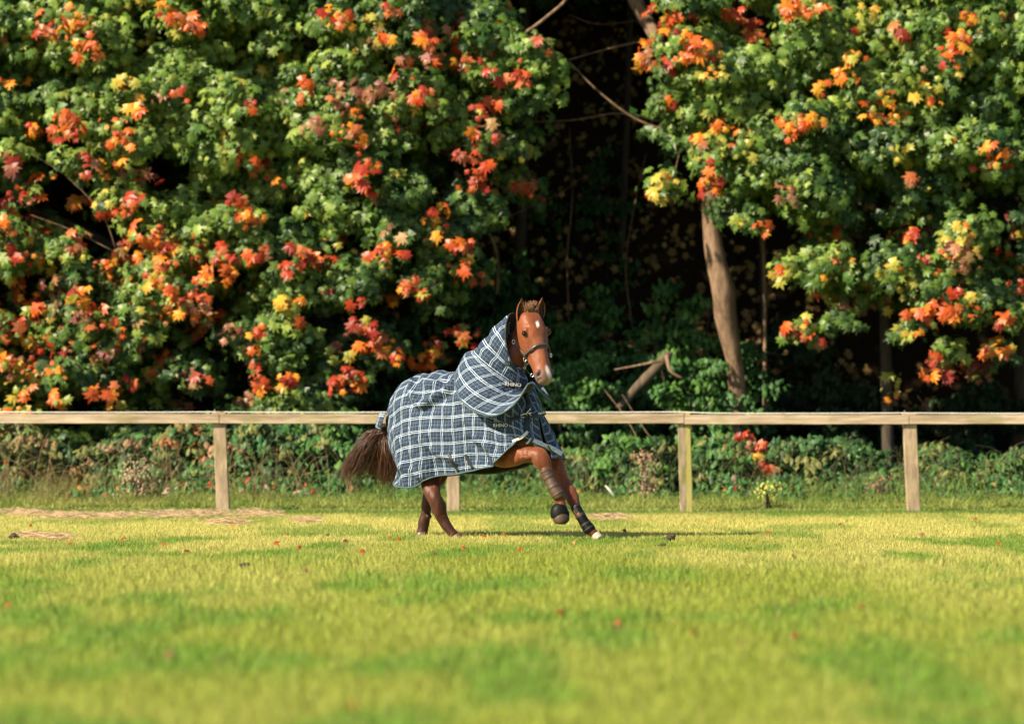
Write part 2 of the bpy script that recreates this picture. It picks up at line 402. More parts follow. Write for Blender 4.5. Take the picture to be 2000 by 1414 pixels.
def crown(parent, poly, holes, nlobes, Yr, mixf, clusters, rpx=(22, 58), per=13, nl=12, size=.15, lobes_extra=(), name='crown', hole_keep=.10):
    xs_ = [p[0] for p in poly]; ys_ = [p[1] for p in poly]
    L = []
    tries = 0
    while len(L) < nlobes and tries < nlobes * 40:
        tries += 1
        px = random.uniform(min(xs_), max(xs_)); py = random.uniform(min(ys_), max(ys_))
        if not inpoly(np.array([px]), np.array([py]), poly)[0]: continue
        if any(inpoly(np.array([px]), np.array([py]), h)[0] for h in holes) and random.random() > hole_keep: continue
        if float(fbm(np.array([[px / 95 + 7, py / 80, 1.7]]), 2)[0]) < (.36 if py < 330 else .43): continue
        if sum(1 for l in L[-500:] if (l[0] - px) ** 2 + (l[1] - py) ** 2 < 20 ** 2) > 1: continue
        L.append((px, py, random.uniform(*Yr), random.uniform(*rpx)))
    L += list(lobes_extra)
    out = [[], [], [], []]
    lob = np.array(L)
    def add(t):
        for a, b in zip(out, t): a.append(b)
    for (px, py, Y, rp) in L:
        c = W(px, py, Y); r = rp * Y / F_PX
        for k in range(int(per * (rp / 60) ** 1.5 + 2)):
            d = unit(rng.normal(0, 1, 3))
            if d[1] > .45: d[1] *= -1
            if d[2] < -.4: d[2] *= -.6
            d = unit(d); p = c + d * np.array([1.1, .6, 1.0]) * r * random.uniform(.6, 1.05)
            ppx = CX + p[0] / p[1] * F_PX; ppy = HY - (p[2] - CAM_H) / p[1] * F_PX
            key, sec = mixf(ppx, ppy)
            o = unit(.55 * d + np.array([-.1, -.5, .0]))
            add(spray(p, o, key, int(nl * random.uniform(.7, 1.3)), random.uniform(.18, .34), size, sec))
    for (px, py, key) in clusters:
        ca = random.gauss(1.2, .7); cl_ = random.uniform(4, 19)
        if random.random() < .12: continue
        d2 = (lob[:, 0] - px) ** 2 + (lob[:, 1] - py) ** 2; k = d2 < (lob[:, 3] * 1.2) ** 2
        if k.any(): Y = (lob[k, 2] - np.sqrt(np.maximum(0, (lob[k, 3] * 1.25) ** 2 - d2[k])) * lob[k, 2] / F_PX * .9).min() - .16
        else: Y = sum(Yr) / 2
        sec = {'o': 'r', 'r': 'o', 'y': 'o', 'b': 'r'}.get(key)
        for j in range(2):
            p = W(px + (j * 2 - 1) * cl_ * math.cos(ca) + random.gauss(0, 5), py + (j * 2 - 1) * cl_ * math.sin(ca) + random.gauss(0, 5), Y + random.uniform(-.15, .15))
            add(spray(p, np.array([-.1, -.75, .1]), key, 5, .20, size * 1.02, (sec if random.random() < .6 else random.choice(['g', 'l', 'b', 'y']))))
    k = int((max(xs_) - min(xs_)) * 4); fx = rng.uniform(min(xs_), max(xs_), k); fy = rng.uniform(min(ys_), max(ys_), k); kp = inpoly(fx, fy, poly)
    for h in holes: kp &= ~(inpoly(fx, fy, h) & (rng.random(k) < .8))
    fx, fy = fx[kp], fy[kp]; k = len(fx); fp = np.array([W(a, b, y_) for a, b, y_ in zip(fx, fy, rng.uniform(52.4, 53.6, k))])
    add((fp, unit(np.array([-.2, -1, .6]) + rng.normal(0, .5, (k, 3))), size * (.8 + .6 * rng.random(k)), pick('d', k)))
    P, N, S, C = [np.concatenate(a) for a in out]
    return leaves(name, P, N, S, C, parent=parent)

def tube(path, rad, n=10, jit=0, cap=True):
    """path (k,3), rad (k,) or (k,2) in-plane / depth radii -> V, quads"""
    path = np.asarray(path, float); rad = np.asarray(rad, float)
    if rad.ndim == 1: rad = np.stack([rad, rad], -1)
    T = unit(np.gradient(path, axis=0)); dep = np.array([0, 1.0, 0])
    A = unit(np.cross(T, dep)); bad = np.linalg.norm(np.cross(T, dep), axis=1) < .2
    if bad.any(): A[bad] = np.array([1.0, 0, 0])
    B = unit(np.cross(A, T))
    th = np.linspace(0, 2 * math.pi, n, endpoint=False)
    V = path[:, None] + np.cos(th)[None, :, None] * A[:, None] * rad[:, 0, None, None] + np.sin(th)[None, :, None] * B[:, None] * rad[:, 1, None, None]
    if jit:
        f = V.reshape(-1, 3); nn = (fbm(f * 7, 3) - .5).reshape(len(path), n, 1)
        V = V + (V - path[:, None]) * nn * jit
    k = len(path); i = np.arange(k - 1)[:, None] * n; j = np.arange(n)[None]; j2 = (j + 1) % n
    Q = np.stack([i + j, i + j2, i + n + j2, i + n + j], -1).reshape(-1, 4)
    V = V.reshape(-1, 3); Fs = [Q]
    if cap:
        V = np.concatenate([V, path[:1], path[-1:]]); a = k * n
        jj = np.arange(n); Fs.append(np.concatenate([np.stack([(jj + 1) % n, jj, 0 * jj + a], -1), np.stack([(k - 1) * n + jj, (k - 1) * n + (jj + 1) % n, 0 * jj + a + 1], -1)]))
    return V, Fs
def merge(parts):
    Vs, F4, F3, o = [], [], [], 0
    for V, Fs in parts:
        Vs.append(V)
        for f in Fs: (F4 if f.shape[1] == 4 else F3).append(f + o)
        o += len(V)
    return np.concatenate(Vs), [np.concatenate(x) for x in (F4, F3) if x]
def cr(pts, n):
    """Catmull-Rom resample (k,d) -> (n,d)"""
    P = np.asarray(pts, float); k = len(P); E = np.concatenate([2 * P[:1] - P[1:2], P, 2 * P[-1:] - P[-2:-1]])
    t = np.linspace(0, k - 1 - 1e-6, n); i = t.astype(int); f = (t - i)[:, None]
    a, b, c, d = E[i], E[i + 1], E[i + 2], E[i + 3]
    return .5 * (2 * b + (c - a) * f + (2 * a - 5 * b + 4 * c - d) * f ** 2 + (3 * b - a - 3 * c + d) * f ** 3)

def limb(pts, n=24, seg=12, jit=.25):
    """pts: (px, py, Y, radius_px)"""
    q = cr(pts, n); P = np.array([W(a, b, y) for a, b, y, r in q]); r = q[:, 3] * q[:, 2] / F_PX
    return tube(P, r, seg, jit)
def trunk_obj(parent, limbs, m, name='trunk', first=True):
    V, Fs = merge([limb(l) for l in limbs])
    return link(name, mesh_np(name, V, Fs, None, True), m, parent)

# ---------------- left maple
LEFT_POLY = [(-260, -60), (930, -60), (960, 60), (1010, 130), (1040, 200), (1000, 260), (985, 330), (1000, 370), (930, 390), (935, 470), (925, 540), (870, 570), (915, 620),
             (900, 680), (850, 660), (800, 620), (770, 690), (690, 720), (640, 760), (735, 800), (740, 870), (600, 860), (430, 880), (300, 870), (120, 890), (-260, 900)]
LEFT_HOLES = [[(20, 130), (120, 120), (140, 200), (40, 215)], [(70, 330), (200, 340), (235, 420), (225, 500), (120, 520), (80, 450)], [(280, 330), (400, 330), (405, 400), (330, 440)],
              [(190, 560), (270, 560), (260, 660), (200, 640)], [(800, 200), (860, 250), (840, 300), (790, 280)], [(500, 560), (640, 600), (600, 700), (520, 660)], [(0, 500), (80, 510), (60, 560), (0, 550)],
              [(560, 640), (660, 640), (640, 720), (560, 730)], [(740, 560), (860, 600), (830, 660), (760, 640)], [(760, 500), (860, 480), (850, 540), (770, 550)]]
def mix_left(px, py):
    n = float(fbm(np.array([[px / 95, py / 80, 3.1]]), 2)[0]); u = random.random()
    sunny = max(0, 1 - ((px - 330) / 420) ** 2 - ((py - 200) / 400) ** 2) ** .6  # sunlight put into the leaf colours: lighter greens at upper left
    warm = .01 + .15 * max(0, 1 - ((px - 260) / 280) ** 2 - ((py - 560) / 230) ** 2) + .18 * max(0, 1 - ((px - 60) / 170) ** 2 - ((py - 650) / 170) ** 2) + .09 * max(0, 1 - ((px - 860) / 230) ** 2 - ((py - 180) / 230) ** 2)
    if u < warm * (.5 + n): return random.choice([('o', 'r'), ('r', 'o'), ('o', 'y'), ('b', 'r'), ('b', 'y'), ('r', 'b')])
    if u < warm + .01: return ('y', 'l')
    low = max(0, 1 - ((px - 780) / 260) ** 2 - ((py - 640) / 200) ** 2)  # shade put into the leaf colours: darker greens at lower right
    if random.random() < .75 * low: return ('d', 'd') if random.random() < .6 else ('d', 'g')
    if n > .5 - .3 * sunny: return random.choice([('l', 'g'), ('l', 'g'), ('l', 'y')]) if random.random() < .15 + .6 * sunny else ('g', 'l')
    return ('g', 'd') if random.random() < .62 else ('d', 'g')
CL = {'r': [(110, 35), (85, 60), (340, 180), (760, 40), (830, 85), (885, 90), (945, 130), (905, 115), (600, 180), (820, 185), (855, 210), (980, 210), (935, 215), (670, 235), (790, 120), (1020, 140), (680, 270), (700, 340), (725, 320),
            (720, 355), (940, 265), (970, 290), (915, 320), (930, 355), (985, 350), (1025, 365), (525, 335), (120, 225), (100, 250), (145, 250), (175, 320), (50, 375), (20, 400), (40, 485), (215, 400), (225, 260), (290, 460), (240, 500), (40, 570),
            (190, 590), (70, 610), (140, 640), (20, 640), (70, 690), (240, 740), (270, 735), (310, 720), (460, 400), (505, 490), (440, 500), (380, 560), (600, 500), (570, 505), (640, 500), (385, 640), (745, 490), (770, 485), (800, 555), (825, 560),
            (880, 500), (910, 520), (925, 540), (900, 480), (695, 605), (720, 640), (740, 660), (680, 740), (700, 735), (660, 745), (900, 650), (920, 620), (890, 660), (500, 730), (520, 780), (260, 400), (950, 300)],
      'o': [(350, 30), (320, 25), (380, 45), (150, 20), (160, 60), (660, 40), (250, 180), (60, 250), (75, 350), (60, 480), (150, 390), (240, 290), (180, 210), (230, 230), (250, 440), (260, 480), (210, 520), (310, 470), (315, 550), (60, 580), (160, 580),
            (210, 630), (30, 655), (15, 700), (45, 720), (100, 720), (320, 735), (200, 770), (480, 425), (500, 430), (430, 525), (445, 540), (410, 520), (615, 525), (375, 610), (430, 620), (490, 660), (840, 440), (865, 420), (820, 440), (755, 580),
            (770, 690), (700, 660), (830, 680), (825, 700), (560, 740), (550, 770), (120, 780), (60, 790), (10, 440), (270, 200), (640, 30), (180, 90), (340, 60)],
      'y': [(625, 480), (565, 590), (350, 590), (850, 400), (665, 685), (240, 160), (300, 60), (20, 770), (110, 790), (230, 790), (90, 600), (300, 720), (560, 600), (210, 330), (440, 380)],
      'b': [(375, 740), (20, 320), (400, 610), (670, 180), (700, 190), (850, 110), (130, 700), (270, 340), (600, 240), (350, 800), (180, 690), (450, 640), (740, 180), (560, 190), (770, 460), (960, 245), (500, 780), (1050, 75)]}
t = empty('maple_tree', (W(330, 808, 52.8)[0], 52.8, 0), 'broad maple tree on the left, green crown full of red and orange leaf clusters', 'tree')
trunk_obj(t, [[(330, 985, 52.8, 32), (335, 800, 52.8, 27), (320, 600, 52.9, 23), (360, 300, 53, 18), (380, 0, 53.2, 14), (380, -300, 53.4, 8)],
              [(330, 640, 52.9, 16), (480, 500, 52.4, 11), (640, 420, 52, 7), (800, 330, 51.8, 4)],
              [(325, 560, 52.9, 13), (200, 470, 52.4, 9), (90, 420, 52.2, 6), (-40, 380, 52, 4)],
              [(350, 420, 53, 13), (520, 240, 52.4, 9), (720, 150, 52, 6), (900, 60, 52, 4), (1000, 78, 51.8, 2)]], M_barkd)
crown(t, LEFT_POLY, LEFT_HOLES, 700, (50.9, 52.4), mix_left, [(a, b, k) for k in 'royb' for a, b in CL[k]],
      lobes_extra=[(1040, 110, 51, 38), (1065, 130, 51, 30), (1010, 100, 51.2, 40), (1050, 175, 51.2, 26), (960, 40, 51.5, 40)])

# ---------------- right maple
RIGHT_POLY = [(1290, -60), (2200, -60), (2200, 620), (1990, 640), (1900, 600), (1860, 630), (1800, 590), (1740, 600), (1690, 560), (1640, 580), (1600, 540), (1540, 530), (1600, 450), (1560, 400),
              (1500, 380), (1440, 440), (1410, 350), (1370, 330), (1340, 290), (1300, 360), (1285, 300), (1300, 230), (1270, 170), (1330, 120), (1340, 60)]
RIGHT_HOLES = [[(1450, 440), (1540, 400), (1560, 480), (1480, 500)], [(1600, 400), (1700, 380), (1700, 450), (1620, 480)], [(1480, 250), (1530, 240), (1540, 300), (1490, 310)], [(1840, 330), (1960, 350), (1950, 440), (1850, 420)],
               [(1640, 250), (1700, 250), (1700, 300), (1640, 300)]]
def mix_right(px, py):
    n = float(fbm(np.array([[px / 90 + 50, py / 80, 9.1]]), 2)[0]); u = random.random()
    warm = .02 if py < 400 else .06
    if u < warm: return random.choice([('o', 'y'), ('b', 'y'), ('r', 'o')])
    if u < warm + .03: return ('y', 'l')
    up = max(0, 1 - py / 420)  # sunlit top painted in: more light green leaves higher up
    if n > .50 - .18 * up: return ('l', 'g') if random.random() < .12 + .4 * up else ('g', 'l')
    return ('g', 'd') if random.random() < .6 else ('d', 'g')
CR = {'o': [(1295, 25), (1270, 100), (1345, 75), (1375, 60), (1325, 90), (1350, 105), (1470, 50), (1560, 15), (1590, 0), (1550, 5), (1890, 45), (1875, 95), (1650, 120), (1670, 125), (1620, 155), (1815, 185), (1710, 210), (1740, 225), (1725, 195),
            (1590, 240), (1560, 235), (1380, 265), (1400, 250), (1360, 270), (1395, 345), (1945, 295), (1800, 605), (1850, 600), (1940, 680), (1950, 700), (1300, 40), (1365, 95)],
      'r': [(1320, 30), (1285, 105), (1430, 20), (1465, 70), (1760, 55), (1860, 75), (1640, 150), (1560, 250), (1400, 330), (1780, 465), (1620, 600), (1715, 610), (1830, 610), (1880, 585), (1560, 645), (1590, 640), (1830, 710), (1840, 720), (1960, 490), (1955, 630), (1270, 118), (1990, 560)],
      'y': [(1400, 135), (1640, 45), (1700, 20), (1800, 170), (1840, 160), (1780, 215), (1760, 290), (1470, 435), (1730, 515), (1510, 685), (1780, 650), (1730, 755), (1290, 350), (1290, 380), (1510, 540), (1525, 530), (1840, 470), (1300, 365), (1450, 290), (1610, 570), (1880, 470), (1650, 590)],
      'b': [(1740, 315), (1790, 350), (1540, 365), (1860, 480), (1880, 505), (1890, 710), (1925, 720)]}
t = empty('maple_tree', (W(1450, 808, 52.2)[0], 52.2, 0), 'right hand maple tree with bare curved trunk and orange tipped green crown', 'tree')
trunk_obj(t, [[(1452, 985, 52.6, 20), (1440, 760, 52.5, 17), (1432, 690, 52.4, 17), (1418, 620, 52.3, 22), (1412, 560, 52.2, 23), (1396, 500, 52.2, 19), (1388, 400, 52.2, 17), (1378, 300, 52.2, 15), (1372, 180, 52.4, 13), (1340, 60, 52.6, 12), (1290, -60, 52.9, 10)],
              [(1374, 200, 52.3, 10), (1440, 60, 52.5, 9), (1500, -150, 52.8, 6)],
              [(1372, 275, 52.1, 4), (1320, 262, 52, 3), (1240, 232, 51.9, 2.4), (1170, 180, 51.8, 2), (1110, 120, 51.8, 1.2)],
              [(1290, 88, 52.6, 14), (1245, 10, 52.8, 14), (1215, -60, 53, 13)]], M_bark)
crown(t, RIGHT_POLY, RIGHT_HOLES, 470, (50.9, 52.4), mix_right, [(a, b, k) for k in 'royb' for a, b in CR[k]],
      lobes_extra=[(1640, 620, 51, 24), (1570, 645, 51, 18), (1880, 600, 51.2, 30), (1470, 430, 51, 22), (1780, 640, 51.4, 20), (1850, 690, 51.2, 24), (1940, 690, 51.2, 26), (1540, 535, 51, 22), (1290, 360, 51, 24), (1400, 300, 51, 30)])

# ---------------- trees of the wood behind, and unseen foliage added to shade it
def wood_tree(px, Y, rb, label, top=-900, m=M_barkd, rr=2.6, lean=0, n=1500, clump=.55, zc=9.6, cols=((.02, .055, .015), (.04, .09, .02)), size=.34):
    x = W(px, 0, Y)[0]
    t = empty('woodland_tree', (x, Y, 0), label, 'tree')
    trunk_obj(t, [[(px, 1000, Y, rb), (px + lean * .3, 700, Y, rb * .85), (px + lean * .7, 300, Y, rb * .7), (px + lean, top + 500, Y, rb * .5), (px + lean, top, Y, rb * .2)]], m)
    d = unit(rng.normal(0, 1, (n, 3))) * (rng.random((n, 1)) ** .4); c = np.array([x + lean * Y / F_PX, Y, zc])
    P = c + d * np.array([rr, rr, 2.6]); C0 = np.array(cols); C = C0[rng.integers(0, 2, n)] * (.7 + .6 * rng.random((n, 1)))
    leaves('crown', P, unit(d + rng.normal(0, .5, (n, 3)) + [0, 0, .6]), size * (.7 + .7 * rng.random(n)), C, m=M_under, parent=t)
wl = ['woodland tree standing far left behind the big maple', 'woodland tree hidden behind the middle of the big maple', 'woodland tree deep in the shade above the horse', 'woodland tree in the dark gap between the two maples',
      'woodland tree behind the bare trunk of the right maple', 'dark straight woodland trunk behind the fence right of the bare maple trunk', 'woodland tree at the far right edge behind the maple', 'unseen woodland tree added beyond the left edge for shade', 'woodland tree beyond the right edge of the paddock']  # the tree past the left edge is out of view, added for shade
for k, (px, Y, rb, lean, sz) in enumerate([(60, 55.5, 18, 40, .34), (640, 55.6, 20, -30, .34), (1000, 56.5, 15, 30, .34), (1180, 57, 10, 60, .34), (1500, 55.8, 9, -20, .34), (1738, 53.2, 13, -25, .34), (1990, 55, 18, 20, .34), (-620, 53, 22, 0, .4), (2500, 54, 20, 0, .4)]):
    wood_tree(px, Y, rb, wl[k], lean=lean, size=sz)
# unseen canopy and side foliage, added to shade the wood and block sky
def canopy(name, label, x0, x1, y0, y1, z0, z1, n, size):
    P = np.stack([x0 + (x1 - x0) * rng.random(n), y0 + (y1 - y0) * rng.random(n), z0 + (z1 - z0) * rng.random(n)], -1)
    C = np.array(PAL['g'])[rng.integers(0, 3, n)] * (.7 + .6 * rng.random((n, 1)))
    o = leaves(name, P, unit(rng.normal(0, .6, (n, 3)) + [0, 0, 1]), size * (.6 + .8 * rng.random(n)), C, m=M_under)
    tag(o, label, 'foliage', kind='stuff')
canopy('shade_canopy', 'unseen high leaf canopy added over the trees to shade the wood', -15, 15, 50.5, 62, 7.6, 11.5, 9000, .5)
canopy('shade_foliage', 'unseen mass of foliage added at the left to shade the wood', -17, -8.2, 50.5, 60, .4, 8, 5000, .5)

# ---------------- shrubs in the shade
def shrub(px, py_top, Y, wpx, label, cols, n=900, size=.11, tm='oval', stems=5, kind='shrub', base=None, out=.2, mat_=None):
    x = W(px, 0, Y)[0]; hz = CAM_H + (HY - py_top) * Y / F_PX; rx = wpx * Y / F_PX / 2; gz = float(ground_z(np.array([x]), np.array([Y]))[0])
    t = empty(kind, (x, Y, gz), label, 'shrub' if kind != 'sapling' else 'sapling')
    parts = []
    for s in range(stems):
        a = random.uniform(-1, 1); b = random.uniform(-.5, .5); h = (hz - gz) * random.uniform(.6, .95)
        p = np.array([[x + a * .1, Y + b * .1, gz - .05], [x + a * rx * .4, Y + b * .3, gz + h * .5], [x + a * rx * .8, Y + b * .6, gz + h]])
        parts.append(tube(cr(p, 8), np.linspace(.018, .005, 8), 5))
    V, Fs = merge(parts); link('stem', mesh_np('stem', V, Fs, None, True), M_barkd, t)
    # clumped foliage
    nc = max(10, n // 16); th = rng.random(nc) * 2 * math.pi; r = np.sqrt(rng.random(nc)) * 1.15; zz = rng.random(nc) ** .8
    prof = np.sqrt(np.clip(1 - (zz * .95) ** 2.2, .05, 1))
    cc = np.stack([x + np.cos(th) * r * rx * prof, Y + np.sin(th) * r * min(rx, .8) * prof, gz + .06 + zz * (hz - gz) * (.72 + .45 * fbm(np.stack([x * 3 + np.cos(th) * r * rx * 2.2, th * 0, th * 0], -1), 2))], -1)
    idx = rng.integers(0, nc, n); q = unit(rng.normal(0, 1, (n, 3))) * (rng.random((n, 1)) ** .5) * .2; q[:, 2] *= .45
    P = cc[idx] + q; N = unit(np.array([-.1, -.55, .7]) + q * 3 + rng.normal(0, .35, (n, 3)))
    C0 = np.array(cols)[rng.integers(0, len(cols), nc)]; C = C0[idx] * (.65 + .7 * rng.random((n, 1)))
    tm_, tf_ = (OVAL, OVAL_F) if tm == 'oval' else (MAPLE, MAPLE_F)
    leaves('foliage', P, N, size * (.7 + .6 * rng.random(n)), C, tm_, tf_, mat_ or M_under, t)
    return t
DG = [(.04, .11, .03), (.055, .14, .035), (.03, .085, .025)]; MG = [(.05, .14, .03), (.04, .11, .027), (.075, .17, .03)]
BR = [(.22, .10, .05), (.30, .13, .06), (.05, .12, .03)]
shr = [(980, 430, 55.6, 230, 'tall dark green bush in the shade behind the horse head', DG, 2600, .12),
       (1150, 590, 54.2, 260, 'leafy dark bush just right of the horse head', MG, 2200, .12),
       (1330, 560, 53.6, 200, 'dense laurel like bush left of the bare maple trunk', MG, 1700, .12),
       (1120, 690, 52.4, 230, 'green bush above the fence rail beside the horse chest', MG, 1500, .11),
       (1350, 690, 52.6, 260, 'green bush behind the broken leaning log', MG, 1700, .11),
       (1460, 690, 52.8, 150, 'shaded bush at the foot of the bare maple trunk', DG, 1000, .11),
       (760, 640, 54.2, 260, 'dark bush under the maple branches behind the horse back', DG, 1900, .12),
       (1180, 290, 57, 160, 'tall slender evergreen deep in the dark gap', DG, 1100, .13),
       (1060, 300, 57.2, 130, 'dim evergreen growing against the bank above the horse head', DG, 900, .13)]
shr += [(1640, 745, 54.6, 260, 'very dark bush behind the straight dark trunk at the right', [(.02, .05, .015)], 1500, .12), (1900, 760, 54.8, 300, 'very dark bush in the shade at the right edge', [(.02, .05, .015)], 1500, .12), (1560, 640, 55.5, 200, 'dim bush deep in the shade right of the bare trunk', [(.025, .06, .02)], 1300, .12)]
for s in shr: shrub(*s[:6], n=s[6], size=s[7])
low = [(40, 855, 49.9, 260, 'dry brownish bush at the far left edge behind the fence', [(.16, .13, .05), (.10, .14, .04), (.24, .14, .06)], 1100),
       (240, 850, 49.8, 260, 'low bramble with straw coloured stems left of the first post', [(.05, .13, .035), (.07, .16, .04), (.24, .15, .08)], 1500),
       (360, 835, 50.2, 200, 'dark leafy bramble with dead orange leaves beside the first post', [(.04, .12, .03), (.06, .14, .03), (.3, .13, .05)], 1200),
       (500, 850, 49.6, 200, 'bramble bush right of the first post with curled brown leaves', [(.04, .13, .04), (.05, .12, .03), (.30, .16, .09)], 1300),
       (620, 835, 49.9, 230, 'blue green bramble bush left of the horse tail', MG, 1500),
       (560, 825, 50.8, 180, 'grey green feathery bush behind the fence left of the tail', [(.08, .15, .09), (.06, .13, .06)], 1100),
       (780, 860, 50.2, 220, 'dark bush behind the horse tail', DG, 1100),
       (960, 880, 49.7, 240, 'low green bramble behind the horse belly', MG, 1300),
       (1130, 870, 49.8, 190, 'low green bramble behind the raised foreleg', MG, 1200),
       (1240, 885, 49.6, 180, 'low bramble left of the mossy post', MG, 1100),
       (1400, 880, 49.7, 190, 'low bramble right of the mossy post', MG, 1200),
       (1560, 895, 49.9, 200, 'low dark bramble midway between the two right posts', DG, 1100),
       (1670, 880, 50.4, 190, 'pointed leafy bush in the shade behind the fence', DG, 1100),
       (1850, 880, 49.9, 180, 'nettle clump right of the last post', MG, 1100),
       (1960, 900, 49.6, 160, 'green nettle clump at the right edge behind the fence', MG, 900)]
for s in low: shrub(s[0], s[1] + random.uniform(-25, 18), s[2], s[3] * random.uniform(.8, 1.15), s[4], s[5] + [(.16, .17, .05), (.03, .07, .02)], n=s[6], size=.12 if 'nettle' not in s[4] else .085, kind='bramble_bush')
# dead standing weeds
def weed(px, py_top, Y, label, c, n=160, wpx=26):
    shrub(px, py_top, Y, wpx, label, [c], n=n, size=.045, stems=4, kind='wild_plant')
weed(1262, 893, 48.3, 'dead brown seed head standing before the bramble left of the mossy post', (.30, .19, .12), 260, 22)
weed(1498, 950, 47.2, 'small yellow leaved weed in the long grass between the right posts', (.45, .42, .08), 60, 16)
weed(1720, 925, 48.6, 'brown dock plant left of the last post', (.22, .14, .08), 130, 18)
weed(270, 880, 48.6, 'straw coloured dead stems below the first bramble', (.42, .32, .2), 240, 50)
def dry_stems(name, x0, x1, n, label, c1, c2, hmax, y0=47.9, y1=49.6):
    parts = []; cols = []
    for k in range(n):
        x = random.uniform(x0, x1); y = random.uniform(y0, y1); h = random.uniform(.25, hmax); dx = random.gauss(0, .3); z0 = float(ground_z(np.array([x]), np.array([y]))[0])
        V_, F_ = tube(cr([(x, y, z0 - .03), (x + dx * .3, y, z0 + h * .6), (x + dx * .8, y - .05, z0 + h), (x + dx * 1.3, y - .1, z0 + h * random.uniform(.95, 1.2))], 8), np.linspace(.004, .0014, 8), 4)
        parts.append((V_, F_)); cols.append(np.tile(np.array(c1) + (np.array(c2) - c1) * random.random(), (len(V_), 1)))
    V_, F_ = merge(parts); tag(link(name, mesh_np(name, V_, F_, np.concatenate(cols)), M_grass), label, 'stems', kind='stuff')
dry_stems('dry_stems', -8.2, -2.0, 300, 'tangle of straw coloured dry stems along the bramble at the left', (.46, .34, .20), (.20, .17, .07), .8)
dry_stems('wild_stems', -2.0, 8.4, 380, 'thin green and brown wild stems in the undergrowth behind the fence', (.10, .16, .05), (.26, .18, .10), .75)
# red leaved spray low on the right
t = empty('sapling', tuple(W(1478, 960, 49.4)), 'young maple sapling with bright red and orange leaves behind the rail', 'sapling')
V, Fs = limb([(1500, 965, 49.4, 1.6), (1490, 920, 49.4, 1.4), (1475, 880, 49.3, 1), (1455, 850, 49.3, .6)], 12, 6); link('stem', mesh_np('stem', V, Fs), M_barkd, t)
o4 = [[], [], [], []]
for (px, py, k) in [(1455, 850, 'r'), (1470, 858, 'b'), (1478, 875, 'r'), (1484, 890, 'o'), (1492, 905, 'r'), (1480, 890, 'y'), (1500, 912, 'r'), (1488, 868, 'r'), (1512, 915, 'b')]:
    for a, b in zip(o4, spray(W(px, py, 49.3), np.array([-.2, -1, .2]), k, 7, .09, .11, None)): a.append(b)
leaves('foliage', *[np.concatenate(a) for a in o4], parent=t)

# deep shade leaf litter on the bank (dim brown leaves)
n = 9000; x = rng.uniform(-3, 14, n) - 2; y = rng.uniform(56.2, 60.5, n)
P = np.stack([x, y, bank_z(x, y) + .05 + .1 * rng.random(n)], -1)
k = fbm(P * .7, 2) > .40; P = P[k]
C = np.array([(.34, .21, .08), (.22, .14, .06), (.40, .27, .10)])[rng.integers(0, 3, len(P))] * (.5 + rng.random((len(P), 1)))
tag(leaves('fallen_foliage', P, unit(np.array([-.2, -1, .5]) + rng.normal(0, .5, P.shape)), .11 * (.6 + .8 * rng.random(len(P))), C, m=M_under), 'dim brown dead leaves carpeting the shaded bank', 'dead leaves', kind='stuff')

# undergrowth ground cover
def ground_cover():
    n = 16000; x = rng.uniform(-8.4, 8.4, n); y = rng.uniform(48.3, 50.6, n)
    k = fbm(np.stack([x * 1.3, y * 1.3, x * 0 + 5], -1), 2) > .40; x, y = x[k], y[k]; n = len(x)
    h = (.06 + .50 * rng.random(n) * fbm(np.stack([x * 2.2, y * 1.5, x * 0], -1), 2) * 1.5) * np.clip((y - 47.9) / 1.6, .25, 1)
    P = np.stack([x, y, ground_z(x, y) + h], -1)
    c = np.array([(.04, .13, .03), (.06, .17, .04), (.10, .2, .05), (.03, .09, .03)])[rng.integers(0, 4, n)] * (.7 + .6 * rng.random((n, 1)))
    lf = rng.random(n) < np.where(x < -2.5, .13, .025); c[lf] = np.array([(.42, .30, .22), (.36, .13, .05), (.55, .24, .05), (.45, .06, .03)])[rng.integers(0, 4, lf.sum())]
    tag(leaves('ground_cover', P, unit(np.array([-.1, -.6, .8]) + rng.normal(0, .4, P.shape)), .09 * (.5 + 1.0 * rng.random(n)), c, OVAL, OVAL_F, M_under), 'low leafy ground cover and dead leaves between grass and trees', 'ground cover', kind='stuff')
ground_cover()

